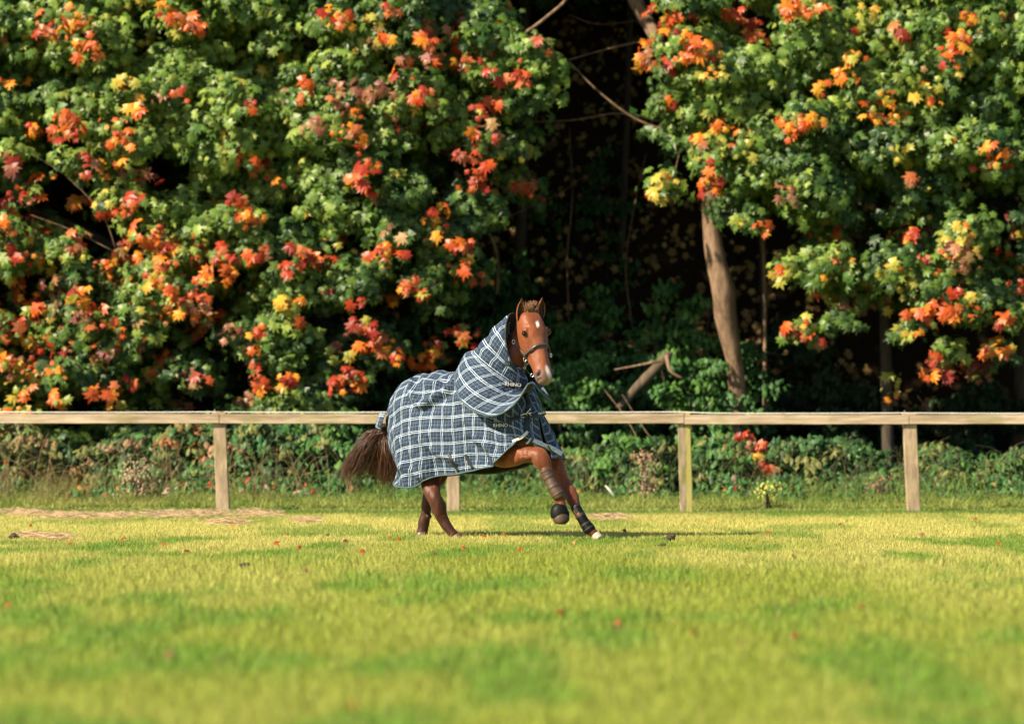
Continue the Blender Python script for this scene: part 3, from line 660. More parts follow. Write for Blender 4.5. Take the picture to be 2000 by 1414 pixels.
# ---------------- broken log and thin stems
t = empty('broken_log', tuple(W(1220, 780, 52.0)), 'broken pale log leaning out of the bushes between horse and bare trunk', 'log')
V, Fs = limb([(1205, 800, 52.2, 8), (1240, 762, 52.2, 9.5), (1275, 725, 52.2, 10.5), (1302, 697, 52.1, 10), (1311, 688, 52.1, 4)], 18, 12, .7); link('wood', mesh_np('wood', V, Fs, None, True), M_log, t)
V, Fs = merge([limb([(1302, 695, 51.9, 5), (1310, 725, 51.8, 3), (1335, 740, 51.8, 2)], 8, 6), limb([(1290, 705, 51.9, 3), (1240, 715, 51.9, 2), (1200, 722, 51.9, 1)], 8, 6)])
link('snag', mesh_np('snag', V, Fs, None, True), M_bark, t)
for lab, pts in [('bare thin branch reaching up from the crown at the top centre', [(985, 84, 51.2, 3), (1030, 62, 51.2, 3.2), (1075, 28, 51.3, 3), (1105, 0, 51.4, 3), (1120, -40, 51.5, 3)]),
                 ('pale thin bent stem hanging behind the horse neck', [(945, 445, 54, 4), (962, 470, 54, 4), (972, 510, 54, 3.4), (970, 575, 54, 3)]),
                 ('mossy horizontal twig in the dark gap at upper centre', [(1020, 240, 53, 1), (1120, 235, 53, 1.4), (1210, 222, 53, 2), (1300, 240, 53, 2)]),
                 ('thin branch rising to the right across the dark gap', [(1110, 118, 53, 1.2), (1180, 98, 53, 1.6), (1250, 82, 53, 2), (1290, 75, 53, 2.5)]),
                 ('pale twig leaning left behind the mossy post', [(1180, 760, 51, .5), (1225, 820, 50.2, .7), (1262, 890, 49.8, .8)]),
                 ('pale twig leaning behind the fence beside the mossy post', [(1215, 770, 51, .4), (1260, 840, 50, .6), (1310, 905, 49.6, .7)]),
                 ('slim dark sapling stem in the shade right of the bare trunk', [(1492, 980, 53, 5), (1494, 700, 53, 4), (1492, 500, 53, 4), (1480, 300, 53, 3)]),
                 ('thin dim branch rising to the right behind the horse ears', [(940, 445, 54, .6), (1000, 420, 54, .9), (1080, 385, 54.2, .8), (1150, 340, 54.4, .5)]),
                 ('slim dim vertical stem in the dark gap above the horse head', [(1112, 640, 54.8, 1.6), (1108, 500, 54.8, 1.4), (1118, 380, 54.8, 1.1), (1112, 250, 55, .8)]),
                 ('slim leaning stem in the middle of the dark gap', [(1235, 640, 54.6, 1.5), (1222, 520, 54.6, 1.3), (1240, 400, 54.8, 1), (1262, 300, 55, .7)]),
                 ('drooping twig hanging from the right maple left of its bare trunk', [(1335, 270, 51.6, .9), (1322, 320, 51.6, .9), (1312, 380, 51.6, .6)]),
                 ('fine branch crossing the top of the dark gap', [(1110, 30, 53.5, .5), (1170, 48, 53.5, .8), (1250, 40, 53.6, 1)]),
                 ('long bare twig through the left maple leaves', [(60, 300, 51, .5), (130, 345, 51, .7), (200, 420, 51, .8), (230, 500, 51, .5)]),
                 ('bare twig under the left edge of the maple', [(60, 420, 51, .5), (140, 450, 51, .8), (220, 490, 51, 1)])]:
    V, Fs = limb(pts, 14, 6); tag(link('bare_branch', mesh_np('bare_branch', V, Fs, None, True), M_bark), lab, 'branch')

# ------------------------------------------------------------------ fence
FY = 46.3
fence = empty('paddock_fence', (W(885, 0, FY)[0], FY, 0), 'weathered single rail wooden paddock fence with square posts and a white wire', 'fence')
def box_path(p0, p1, hw, hd, n=8, wob=.003, bev=.008):
    """beam with bevelled corners from p0 to p1: half sizes across; wobble"""
    prof = np.array([(-hw + bev, -hd), (hw - bev, -hd), (hw, -hd + bev), (hw, hd - bev), (hw - bev, hd), (-hw + bev, hd), (-hw, hd - bev), (-hw, -hd + bev)])
    p0, p1 = np.array(p0, float), np.array(p1, float); T = unit(p1 - p0)
    D = np.array([0, 1.0, 0]); A = unit(np.cross(D, T)); ts = np.linspace(0, 1, n)
    path = p0 + (p1 - p0) * ts[:, None]
    V = path[:, None] + prof[None, :, :1] * A + prof[None, :, 1:] * D
    V = V + (fbm(V.reshape(-1, 3) * 4, 2) - .5).reshape(n, 8, 1) * wob * 2
    i = np.arange(n - 1)[:, None] * 8; j = np.arange(8)[None]; j2 = (j + 1) % 8
    Q = np.stack([i + j, i + n * 0 + j2, i + 8 + j2, i + 8 + j], -1).reshape(-1, 4)
    V = V.reshape(-1, 3); V = np.concatenate([V, path[:1], path[-1:]]); a = 8 * n; jj = np.arange(8)
    return V, [Q, np.concatenate([np.stack([(jj + 1) % 8, jj, 0 * jj + a], -1), np.stack([(n - 1) * 8 + jj, (n - 1) * 8 + (jj + 1) % 8, 0 * jj + a + 1], -1)])]
moss_side(M_wood2, W(1339, 0, FY)[0] - W(885, 0, FY)[0])
posts = [(-27, -24, 1.0, 25), (428, 437, 1.0, 25), (884, 886, 1.0, 25), (1336, 1341, 1.1, 25), (1775, 1785, 1.0, 26), (2228, 2233, 1.0, 25)]
for k, (xt, xb, _, wp) in enumerate(posts):
    p0 = W(xb, 1012, FY); p1 = W(xt, 804 + (2 if k > 2 else 0), FY); hw = wp * FY / F_PX / 2
    V, Fs = box_path(p0, p1, hw, .06, 14, .006)
    link('post', mesh_np('post', V, Fs), M_wood2 if k == 3 else M_wood, fence)
    ip = W(xt - 8, 803 + (2 if k > 2 else 0), FY - .03)
    V, Fs = tube([ip - [0, 0, .02], ip + [0, 0, .0], ip + [0, 0, .022]], [.012, .016, .01], 8); link('insulator', mesh_np('insulator', V, Fs), M_ins, fence)
yt = lambda px: 818.0 + 1.0 * (px > 1340) - (.3 if px < 430 else 0)
for k in range(len(posts) - 1):
    a, b = posts[k][0], posts[k + 1][0]
    V, Fs = box_path(W(a + .7, yt(a + 5) + random.uniform(-.5, .5), FY - .083), W(b - .7, yt(b - 5) + random.uniform(-.5, .5), FY - .083), 9.3 * FY / F_PX, .02, 16, .005, .005)
    link('rail', mesh_np('rail', V, Fs), M_rail, fence)
wp_ = []
for k in range(len(posts) - 1):
    for s in np.linspace(0, 1, 8)[:-1]:
        px = posts[k][0] * (1 - s) + posts[k + 1][0] * s
        wp_.append(W(px - 8, 804.6 + (2 if px > 1340 else 0) + .8 * math.sin(s * math.pi), FY - .055))
V, Fs = tube(wp_, [.0055] * len(wp_), 6); link('wire', mesh_np('wire', V, Fs), M_wire, fence)

# ------------------------------------------------------------------ litter on the turf
def gpt(px, py):
    Y = F_PX * CAM_H / (py - HY); x = (px - CX) * Y / F_PX
    return np.array([x, Y, float(ground_z(np.array([x]), np.array([Y]))[0])])
def one_leaf(px, py, key, sz):
    p = gpt(px, py); n = unit(np.array([random.uniform(-.5, .5), -.6, random.uniform(.4, 1)]))
    s = 2 * random.uniform(.8, 1.2)
    C = pick(key, 1)
    keepp = p + [0, 0, .03]
    o = empty('x', (0, 0, 0), None, None) if False else None
    ob = leaves('fallen_leaf', (keepp - keepp)[None], n[None], np.array([sz]), C * .6)
    ob.location = keepp
    c = {'o': 'orange', 'r': 'red', 'b': 'brown', 'y': 'yellow'}[key]
    own = OWN.get((px, py))
    tag(ob, own or f'small {c} fallen maple leaf lying in the paddock grass' + (' nearer the camera than the horse' if py > 1100 else ' between fence and horse shadow' if py < 1041 else ' about level with the horse'), 'leaf',
        f'{c} fallen leaves scattered on the paddock')
OWN = {(15, 1188): 'orange fallen leaf at the left edge of the blurred foreground', (690, 1388): 'blurred red fallen leaf at the very bottom of the picture', (1205, 1225): 'red fallen leaf in the blurred foreground below the raised hoof',
       (1095, 1205): 'red fallen leaf in the foreground directly below the horse chest', (1680, 1192): 'red fallen leaf in the foreground lawn far right', (1355, 1245): 'red fallen leaf in the foreground between two darker grass patches',
       (1550, 1250): 'lowest red fallen leaf in the right half of the foreground', (330, 1290): 'brown fallen leaf in the lower left foreground', (1905, 1020): 'orange fallen leaf right of the last fence post',
       (1950, 1066): 'orange fallen leaf near the right edge in front of the fence', (1392, 1022): 'orange fallen leaf in front of the mossy post', (1500, 1046): 'orange fallen leaf between the two right posts',
       (136, 1070): 'orange fallen leaf just right of the dark clod at the left edge', (320, 1070): 'orange fallen leaf in front left of the first post', (365, 1083): 'red fallen leaf in front left of the first post', (60, 1032): 'orange fallen leaf between the two lines of dry cuttings at the left',
       (455, 1036): 'orange fallen leaf in the grass just in front of the first post', (1800, 1048): 'brown fallen leaf in front of the last fence post', (600, 1122): 'brown fallen leaf right of the dark divot', (1550, 1092): 'brown fallen leaf on the right middle lawn',
       (1220, 1040): 'brown fallen leaf just right of the planted forehoof', (1640, 1030): 'brown fallen leaf between mossy post and last post', (1015, 1078): 'orange fallen leaf below the horse belly', (708, 1082): 'orange fallen leaf in front below the horse tail',
       (905, 1076): 'red fallen leaf just in front of the hind hoof', (850, 1088): 'brown fallen leaf in front of the hind hooves', (1120, 1064): 'orange fallen leaf below the raised hoof'}
FL = [(708, 1082, 'o'), (1015, 1078, 'o'), (850, 1088, 'b'), (585, 1075, 'o'), (760, 1055, 'o'), (780, 1058, 'o'), (945, 1052, 'o'), (985, 1048, 'o'), (540, 1066, 'o'), (640, 1050, 'b'), (675, 1062, 'b'), (136, 1070, 'o'),
      (320, 1070, 'o'), (365, 1083, 'r'), (15, 1188, 'o'), (1205, 1225, 'r'), (1095, 1205, 'r'), (690, 1388, 'r'), (600, 1122, 'b'), (1392, 1022, 'o'), (1905, 1020, 'o'), (1950, 1066, 'o'), (1500, 1046, 'o'), (1680, 1192, 'r'),
      (1355, 1245, 'r'), (240, 1060, 'o'), (455, 1036, 'o'), (905, 1076, 'r'), (560, 1050, 'r'), (1120, 1064, 'o'), (1220, 1040, 'b'), (1640, 1030, 'b'), (1800, 1048, 'b'), (60, 1032, 'o'), (1550, 1092, 'b'), (330, 1290, 'b'), (1550, 1250, 'r')]
for a, b, k in FL: one_leaf(a, b, k, .06 if b > 1120 else .06)
def clod(px, py, rpx, label, lift=.0, flat=.5):
    p = gpt(px, py) + [0, 0, lift]; r = rpx * p[1] / F_PX; parts = []
    for k in range(7):
        th = np.linspace(-math.pi / 2, math.pi / 2, 6); q = rng.normal(0, .4, 3) * r * np.array([1, .6, .3])
        rr = r * random.uniform(.35, .6); path = q[None] + np.stack([0 * th, 0 * th, np.sin(th) * rr * flat], -1)
        parts.append(tube(path, np.maximum(np.cos(th) * rr, .001), 8, 1.2))
    V, Fs = merge(parts); ob = link('soil_clod', mesh_np('soil_clod', V, Fs), M_soil); ob.location = p + [0, 0, r * .35]
    tag(ob, label, 'clod of earth')
clod(30, 1054, 17, 'dark kicked up clod of earth at the left edge of the paddock')
clod(475, 1110, 16, 'dark divot of soil in the grass in front left of the horse')
clod(438, 1107, 8, 'small dark bit of soil beside the larger divot')
clod(1308, 1054, 18, 'brown turf clod lying right of the horse')
clod(1292, 1068, 11, 'smaller brown turf clod just in front of the larger one')
clod(91, 986, 4, 'tiny dark bit of earth near the left grass edge behind the cuttings', .04)
clod(571, 996, 4, 'tiny dark bit of earth in the grass right of the first post', .04)
clod(1205, 1228, 14, 'reddish bit of soil in the blurred foreground grass', 0)
# white feather / pale stalk
V, Fs = limb([(1182, 948, 47.5, .6), (1188, 954, 47.5, 2.4), (1194, 961, 47.5, 2.2), (1200, 970, 47.5, .5)], 8, 6)
tag(link('feather', mesh_np('feather', V, Fs, None, True), M_white), 'small white feather caught in the long grass behind the foreleg', 'feather')

# ================================================================== THE HORSE
HD = 37.0
def H(px, py, dy): return W(px, py, HD + dy)          # a point dy metres beyond the horse's plane
PHI = R(35); HX, HYY = (912 - CX) * HD / F_PX, HD
def Bd(a, b, z):
    """body frame: a forward, b to the horse's right, z up"""
    a, b, z = np.broadcast_arrays(np.asarray(a, float), b, z)
    return np.stack([HX + a * math.cos(PHI) - b * math.sin(PHI), HYY - a * math.sin(PHI) - b * math.cos(PHI), z], -1)
horse = empty('horse', (HX, HYY, 0), 'chestnut horse cantering in a checked turnout rug with head turned to the camera', 'horse')

def obj_mods(V, Fs, mods):
    me = mesh_np('tmp', V, Fs); o = bpy.data.objects.new('tmp', me); col.objects.link(o)
    for t_, kw in mods:
        m = o.modifiers.new('m', t_)
        for k, v in kw.items(): setattr(m, k, v)
    dg = bpy.context.evaluated_depsgraph_get(); dg.update()
    r = bpy.data.meshes.new_from_object(o.evaluated_get(dg)); bpy.data.objects.remove(o); bpy.data.meshes.remove(me)
    return r
def co(me):
    v = np.empty(len(me.vertices) * 3, np.float32); me.vertices.foreach_get('co', v); return v.reshape(-1, 3).astype(float)

def leg(pts, n=40, seg=16, jit=0):
    """(px, py, dy, r_px, r_depth_m)"""
    q = cr(pts, n); P = np.array([H(a, b, y) for a, b, y, *_ in q])
    return tube(P, np.stack([q[:, 3] * (HD + q[:, 2]) / F_PX, q[:, 4]], -1), seg, jit)
def ball(c, r, sc=(1, 1, 1), n=10):
    th = np.linspace(-math.pi / 2 + .05, math.pi / 2 - .05, n); c = np.asarray(c, float)
    V, Fs = tube(np.stack([0 * th, 0 * th, np.sin(th) * r], -1), np.cos(th) * r, 14)
    return V * np.array(sc) + c, Fs

# ---- head frame
YAW, ALP = R(27), R(24); P0 = H(1035.5, 622, -.50)
Fh = np.array([math.sin(YAW), -math.cos(YAW), 0]); Rh = np.array([Fh[1], -Fh[0], 0])
Lh = Fh * math.sin(ALP) - np.array([0, 0, math.cos(ALP)]); Nh = Fh * math.cos(ALP) + np.array([0, 0, math.sin(ALP)])
ROLL = R(-3)
Lh, Rh = Lh * math.cos(ROLL) + Rh * math.sin(ROLL), Rh * math.cos(ROLL) - Lh * math.sin(ROLL)
def Hd(s, u, v): 
    s, u, v = np.broadcast_arrays(np.asarray(s, float) * 1.04, np.asarray(u) * 1.24, np.asarray(v) * 1.12)
    return P0 + s[..., None] * Lh + u[..., None] * Rh + v[..., None] * Nh
HS = np.array([(-.07, .050, .02, -.07), (-.04, .082, .050, -.11), (.0, .096, .070, -.15), (.06, .106, .084, -.19), (.12, .112, .088, -.215), (.18, .112, .086, -.22), (.24, .104, .080, -.205), (.30, .094, .074, -.175),
               (.36, .084, .068, -.135), (.42, .077, .062, -.105), (.48, .073, .057, -.09), (.53, .074, .055, -.082), (.575, .074, .050, -.078), (.61, .064, .036, -.074), (.635, .048, .016, -.066), (.65, .024, -.01, -.05)])
def head_loft(seg=26, n=60):
    q = cr(HS, n); th = np.linspace(0, 2 * math.pi, seg, endpoint=False)
    s, w_, vf, vb = [q[:, i][:, None] for i in range(4)]
    sn, cs = np.sin(th)[None], np.cos(th)[None]
    front = np.clip(sn, 0, 1); narrow = .30 * np.clip((s - .2) / .15, 0, 1) + .10
    u = w_ * np.sign(cs) * np.abs(cs) ** .62 * (1 - narrow * front) * (1 - .12 * np.clip(-sn, 0, 1))
    v = (vf + vb) / 2 + (vf - vb) / 2 * np.sign(sn) * np.abs(sn) ** .72
    P = Hd(s + 0 * u, u, v); k = n; i = np.arange(k - 1)[:, None] * seg; j = np.arange(seg)[None]; j2 = (j + 1) % seg
    Q = np.stack([i + j, i + j2, i + seg + j2, i + seg + j], -1).reshape(-1, 4)
    V = P.reshape(-1, 3); V = np.concatenate([V, P[0].mean(0)[None], P[-1].mean(0)[None]]); a = k * seg; jj = np.arange(seg)
    return V, [Q, np.concatenate([np.stack([(jj + 1) % seg, jj, 0 * jj + a], -1), np.stack([(k - 1) * seg + jj, (k - 1) * seg + (jj + 1) % seg, 0 * jj + a + 1], -1)])]

def hseg(p, q, r0, r1, n=8):
    p, q = Hd(*p), Hd(*q); t_ = np.linspace(0, 1, n)[:, None]; return tube(p + (q - p) * t_, np.linspace(r0, r1, n), 12)
head_parts = [head_loft()]
for s in (-1, 1):
    head_parts += [ball(Hd(.168, s * .094, .030), .030), hseg((.12, s * .080, .050), (.158, s * .098, .040), .026, .020),     # brow
                   hseg((.20, s * .092, .0), (.36, s * .078, -.01), .022, .010),                                             # facial crest
                   ball(Hd(.15, s * .050, -.14), .085), ball(Hd(.550, s * .058, .016), .030), ball(Hd(.585, s * .046, -.008), .032)]
head_parts += [ball(Hd(.615, 0, -.052), .034), ball(Hd(.57, 0, -.068), .030), ball(Hd(.52, 0, .028), .034)]
# ---- torso and legs
tors = np.array([(-.80, 1.02, .12, .14), (-.76, 1.10, .18, .24), (-.64, 1.14, .24, .31), (-.45, 1.16, .255, .30), (-.2, 1.16, .265, .31), (.1, 1.16, .265, .31), (.35, 1.18, .265, .32), (.55, 1.18, .25, .32), (.68, 1.12, .20, .25), (.76, 1.06, .12, .16)])
q = cr(tors, 40); pth = Bd(q[:, 0], 0, q[:, 1]); T_ = unit(np.gradient(pth, axis=0)); sd_ = np.array([-math.sin(PHI), -math.cos(PHI), 0]); th = np.linspace(0, 2 * math.pi, 24, endpoint=False)
Vt = pth[:, None] + np.cos(th)[None, :, None] * sd_ * q[:, 2][:, None, None] + np.sin(th)[None, :, None] * np.array([0, 0, 1.0]) * q[:, 3][:, None, None]
k = 40; i = np.arange(k - 1)[:, None] * 24; j = np.arange(24)[None]; j2 = (j + 1) % 24
Qt = np.stack([i + j, i + j2, i + 24 + j2, i + 24 + j], -1).reshape(-1, 4); jj = np.arange(24)
Vt = np.concatenate([Vt.reshape(-1, 3), pth[:1], pth[-1:]])
tor = (Vt, [Qt, np.concatenate([np.stack([(jj + 1) % 24, jj, 0 * jj + 960], -1), np.stack([39 * 24 + jj, 39 * 24 + (jj + 1) % 24, 0 * jj + 961], -1)])])
neck = leg([(948, 812, -.22, 52, .20), (975, 752, -.33, 42, .18), (1000, 700, -.42, 32, .15), (1022, 655, -.42, 22, .12), (1034, 630, -.44, 15, .09)])
RH = [(830, 850, .15, 26, .10), (838, 893, .14, 24, .08), (840, 925, .06, 22, .07), (842, 950, -.01, 18.5, .06), (849, 972, -.07, 14.5, .062), (857, 989, -.08, 15, .062), (860, 1003, -.08, 13, .055), (866, 1016, -.08, 11.5, .045), (873, 1028, -.09, 10.5, .045), (881, 1038, -.10, 9.5, .045), (888, 1046, -.11, 10.5, .048)]
LH = [(842, 850, .36, 34, .12), (853, 893, .42, 30, .10), (856, 925, .42, 20, .08), (844, 950, .43, 12.5, .062), (836, 972, .44, 10.5, .055), (833, 990, .44, 9.8, .052), (831, 1006, .44, 10, .05), (828, 1020, .44, 11.5, .05), (826, 1032, .44, 10.5, .046), (824, 1042, .44, 11.5, .05)]
RF = [(962, 880, -.22, 26, .09), (985, 888, -.40, 26, .09), (1006, 889, -.52, 21.5, .085), (1024, 888, -.58, 16.5, .07), (1040, 888, -.62, 16.5, .065), (1053, 892, -.65, 18.5, .068), (1061, 903, -.67, 17.5, .065), (1067, 917, -.68, 12.5, .05), (1075, 938, -.70, 10.5, .042),
      (1084, 956, -.72, 11.5, .044), (1091, 969, -.73, 12.5, .046), (1095, 981, -.73, 10.5, .042), (1096, 992, -.74, 11, .045), (1096, 1000, -.75, 14, .055)]
LF = [(1050, 850, -.12, 28, .10), (1072, 882, -.28, 19, .08), (1085, 902, -.36, 15.5, .07), (1094, 926, -.44, 13.2, .062), (1104, 947, -.52, 13, .06), (1113, 962, -.57, 13.6, .062), (1119, 976, -.61, 12.5, .058), (1124, 989, -.65, 10, .048), (1132, 1005, -.70, 9, .04),
      (1142, 1022, -.72, 9.2, .042), (1150, 1032, -.73, 10.5, .045), (1157, 1039, -.74, 9, .042), (1163, 1044, -.75, 8.5, .042)]
bumps = [ball(H(1031, 893, -.65), .045, (1.6, 1, .7)), ball(H(865, 984, -.09), .03), ball(H(850, 996, -.07), .032, (1, 1, 1.5)), ball(H(838, 1008, .40), .028), ball(H(1146, 1036, -.70), .022)]
hv = merge(head_parts + [tor, neck, leg(RH), leg(LH), leg(RF), leg(LF)] + bumps)
bm_ = obj_mods(*hv, [('REMESH', dict(mode='VOXEL', voxel_size=.0085, use_smooth_shade=True)), ('SMOOTH', dict(factor=.5, iterations=5))])
bv = co(bm_); npoly = len(bm_.polygons)
lt = np.empty(npoly, np.int32); bm_.polygons.foreach_get('loop_total', lt); lv = np.empty(len(bm_.loops), np.int32); bm_.loops.foreach_get('vertex_index', lv)
assert (lt == 4).all() or True
if (lt == 4).all(): bq = [lv.reshape(-1, 4)]
else:
    ls = np.concatenate([[0], np.cumsum(lt)[:-1]]); bq = [np.stack([lv[ls[lt == 4] + i_] for i_ in range(4)], -1), np.stack([lv[ls[lt == 3] + i_] for i_ in range(3)], -1)]
# face details in head coordinates
def hcoord(V): d = V - P0; return d @ Lh / 1.04, d @ Rh / 1.24, d @ Nh / 1.12
s_, u_, v_ = hcoord(bv)
for sg in (-1, 1):
    d = ((s_ - .560 - (u_ * sg - .055) * .5) / .026) ** 2 + ((u_ * sg - .062) / .016) ** 2 + ((v_ - .030) / .05) ** 2
    k = np.exp(-d); bv -= (k * .022)[:, None] * (Nh * .6 + Rh * sg * .6)
    d = ((s_ - .165) / .020) ** 2 + ((u_ * sg - .112) / .03) ** 2 + ((v_ - .044) / .016) ** 2
    bv -= (np.exp(-d) * .008)[:, None] * (Rh * sg)
bv += ((fbm(bv * np.array([22, 22, 12.0]), 3) - .5) * .011 * ((s_ > 0) & (s_ < .5) & (np.abs(u_) < .16) & (v_ > -.25)))[:, None] * Nh
for sg in (-1, 1):
    bv -= (np.exp(-(((s_ - .30) / .10) ** 2 + ((u_ * sg - .075) / .022) ** 2 + ((v_ - .035) / .03) ** 2)) * .010)[:, None] * (Rh * sg + Nh) * .7
    bv -= (np.exp(-(((s_ - .105) / .025) ** 2 + ((u_ * sg - .085) / .02) ** 2 + ((v_ - .065) / .03) ** 2)) * .008)[:, None] * (Rh * sg + Nh) * .7
bv += (np.exp(-(((s_ - .33) / .16) ** 2 + (u_ / .03) ** 2)) * .006 * (v_ > 0))[:, None] * Nh
mouth = np.exp(-((s_ - .612 + .25 * (v_ + .02)) / .0065) ** 2) * (v_ < .02) * (s_ > .55) * (np.abs(u_) < .09); bv -= (mouth * .006)[:, None] * Lh
legm = np.clip((1.0 - bv[:, 2]) / .15, 0, 1) * (bv[:, 2] > .2)
bnz = fbm(bv * np.array([17, 17, 5.0]), 2) - .5
bv = bv + ((bv - np.roll(bv, 1, 0)) * 0) + (legm * bnz * .032)[:, None] * np.array([-.6, -.8, 0])
base = np.array([.165, .043, .012])
pxb = CX + bv[:, 0] / bv[:, 1] * F_PX; pyb = HY - (bv[:, 2] - CAM_H) / bv[:, 1] * F_PX
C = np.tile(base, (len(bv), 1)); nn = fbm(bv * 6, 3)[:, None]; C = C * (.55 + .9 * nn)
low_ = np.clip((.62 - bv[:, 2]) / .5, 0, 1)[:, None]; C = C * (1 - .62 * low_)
hind = ((bv[:, 2] < .8) & (pxb < 915))[:, None]; C = np.where(hind, C * np.array([.5, .46, .5]), C)  # shade on the hind legs painted into the coat colour
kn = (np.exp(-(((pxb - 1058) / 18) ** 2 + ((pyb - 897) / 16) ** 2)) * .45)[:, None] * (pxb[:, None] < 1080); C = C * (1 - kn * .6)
def blend(mask, c):
    global C
    m_ = np.clip(mask, 0, 1)[:, None]; C = C * (1 - m_) + np.array(c) * m_
hm = (s_ > -.1) & (np.abs(u_) < .18) & (v_ > -.25) & (pyb < 760) & (pxb > 975)
blend(hm * np.clip((s_ - .50) / .09, 0, 1) * .65, (.16, .095, .08))
blend(hm * np.clip((s_ - .60) / .03, 0, 1) * .6, (.30, .20, .15))
blend(hm * (v_ > 0) * (np.exp(-((u_ / .05) ** 2 + ((s_ - .33) / .13) ** 2))) * .25, (.33, .16, .10))
for sg in (-1, 1):
    blend(hm * np.exp(-(((s_ - .562 - (u_ * sg - .055) * .5) / .025) ** 4 + ((u_ * sg - .064) / .017) ** 4 + ((v_ - .025) / .05) ** 4)) * 1.0, (.022, .014, .013))
    blend(hm * np.exp(-(((s_ - .560) / .040) ** 2 + ((u_ * sg - .055) / .034) ** 2)) * (v_ > -.03) * .5, (.10, .075, .075))
    blend(hm * np.exp(-(((s_ - .165) / .020) ** 2 + ((u_ * sg - .112) / .03) ** 2 + ((v_ - .044) / .014) ** 2)) * .6, (.05, .02, .012))
blend(hm * (v_ > .03) * np.exp(-(((u_ + .004) / .014) ** 4 + ((s_ - .105 - u_ * .6) / .030) ** 4)) * .95, (.78, .74, .70))
blend(hm * (v_ > -.02) * np.exp(-(((u_ + .012 + (s_ - .55) * .12) / (.009 + .012 * np.clip((s_ - .49) / .05, 0, 1))) ** 4 + ((s_ - .56) / .058) ** 4)) * .9, (.78, .68, .62))
blend(mouth * hm, (.05, .02, .02))
# ears joined to the body mesh
def ear(base_c, tip_c, face, wd, n=14, seg=13):
    base_c, tip_c = np.array(base_c), np.array(tip_c); ax = tip_c - base_c; face = unit(np.array(face)); side = unit(np.cross(ax, face)); face = unit(np.cross(side, ax))
    Vs = []; Cs = []
    for shell in (0, 1):
        for i_ in range(n):
            t_ = i_ / (n - 1); w_ = wd * (.62 + .75 * t_ - 1.25 * t_ ** 2.2) * (1 - t_ ** 6) + .0015
            for j_ in range(seg):
                a = (j_ / (seg - 1) - .5) * 2; ang = a * R(118 - 28 * t_)
                r = w_ * (1 if shell == 0 else .82)
                p = base_c + ax * t_ + side * math.sin(ang) * r * (1 if abs(ang) < 1.6 else 1) - face * (math.cos(ang) * r * .8 - w_ * .15) + face * (0 if shell == 0 else .004) - side * .006 * math.sin(t_ * 3) * 0
                Vs.append(p); edge = abs(a) > .86
                Cs.append(np.array([.22, .060, .018]) if shell == 0 else (np.array([.30, .10, .04]) if edge else np.array([.055, .018, .012])))
    m_ = n * seg; Q = []
    for sh in (0, 1):
        for i_ in range(n - 1):
            for j_ in range(seg - 1):
                a = sh * m_ + i_ * seg + j_; f_ = [a, a + 1, a + seg + 1, a + seg]; Q.append(f_ if sh == 0 else f_[::-1])
    for i_ in range(n - 1):
        for j_ in (0, seg - 1):
            a = i_ * seg + j_; f_ = [a, a + seg, a + seg + m_, a + m_]; Q.append(f_ if j_ == 0 else f_[::-1])
    return np.array(Vs), np.array(Q), np.array(Cs)
parts_e = [ear(H(1016, 625, -.53), H(1019, 583, -.56), Fh * .9 + Rh * .25, .056), ear(H(1054, 620, -.44), H(1059, 581, -.47), Fh * .9 - Rh * .12, .056)]
off = len(bv); allV, allC, allQ = [bv], [C], list(bq)
for V_, Q_, C_ in parts_e:
    allV.append(V_); allC.append(C_); allQ.append(Q_ + off); off += len(V_)
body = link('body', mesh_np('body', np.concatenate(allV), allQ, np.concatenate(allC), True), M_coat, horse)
bvh_body = BVHTree.FromPolygons([tuple(v) for v in bv], [tuple(int(x_) for x_ in f) for g in bq for f in g])
def cast(bvh, px, py, off=.004, near=True):
    o = Vector((0, 0, CAM_H)); d = Vector(((px - CX) / F_PX, 1, (HY - py) / F_PX)).normalized()
    h, nrm, _, _ = bvh.ray_cast(o, d)
    if h is None: return None, None
    if nrm.dot(d) > 0: nrm = -nrm
    return np.array(h) + np.array(nrm) * off, np.array(nrm)
for sg in (-1, 1):
    V_, Fs_ = ball(Hd(.165, sg * .1065, .042), .0235); link('eye', mesh_np('eye', V_, Fs_, None, True), M_eye, horse)
    # upper lid
    V_, Fs_ = tube([Hd(.147, sg * .112, .024), Hd(.143, sg * .119, .043), Hd(.150, sg * .112, .058)], [.005, .007, .005], 8)
    link('eyelid', mesh_np('eyelid', V_, Fs_, np.tile([.12, .035, .015], (len(V_), 1)), True), M_coat, horse)

# hooves
def hoof(px, py, dy, r, h, m, tilt=(0, 0), flare=1.18):
    c = H(px, py, dy); path = np.array([c, c + np.array([tilt[0] * .5, tilt[1] * .5, -h * .5]), c + np.array([tilt[0], tilt[1], -h])])
    V_, Fs_ = tube(cr(path, 6), np.linspace(r, r * flare, 6), 16); link('hoof', mesh_np('hoof', V_, Fs_, None, True), m, horse)
hoof(890, 1046, -.11, .050, .055, M_hoof, (.03, -.02)); hoof(823, 1040, .44, .054, .055, M_hoof, (.0, -.01)); hoof(1163, 1043, -.75, .042, .048, M_hoofw, (.035, -.02))
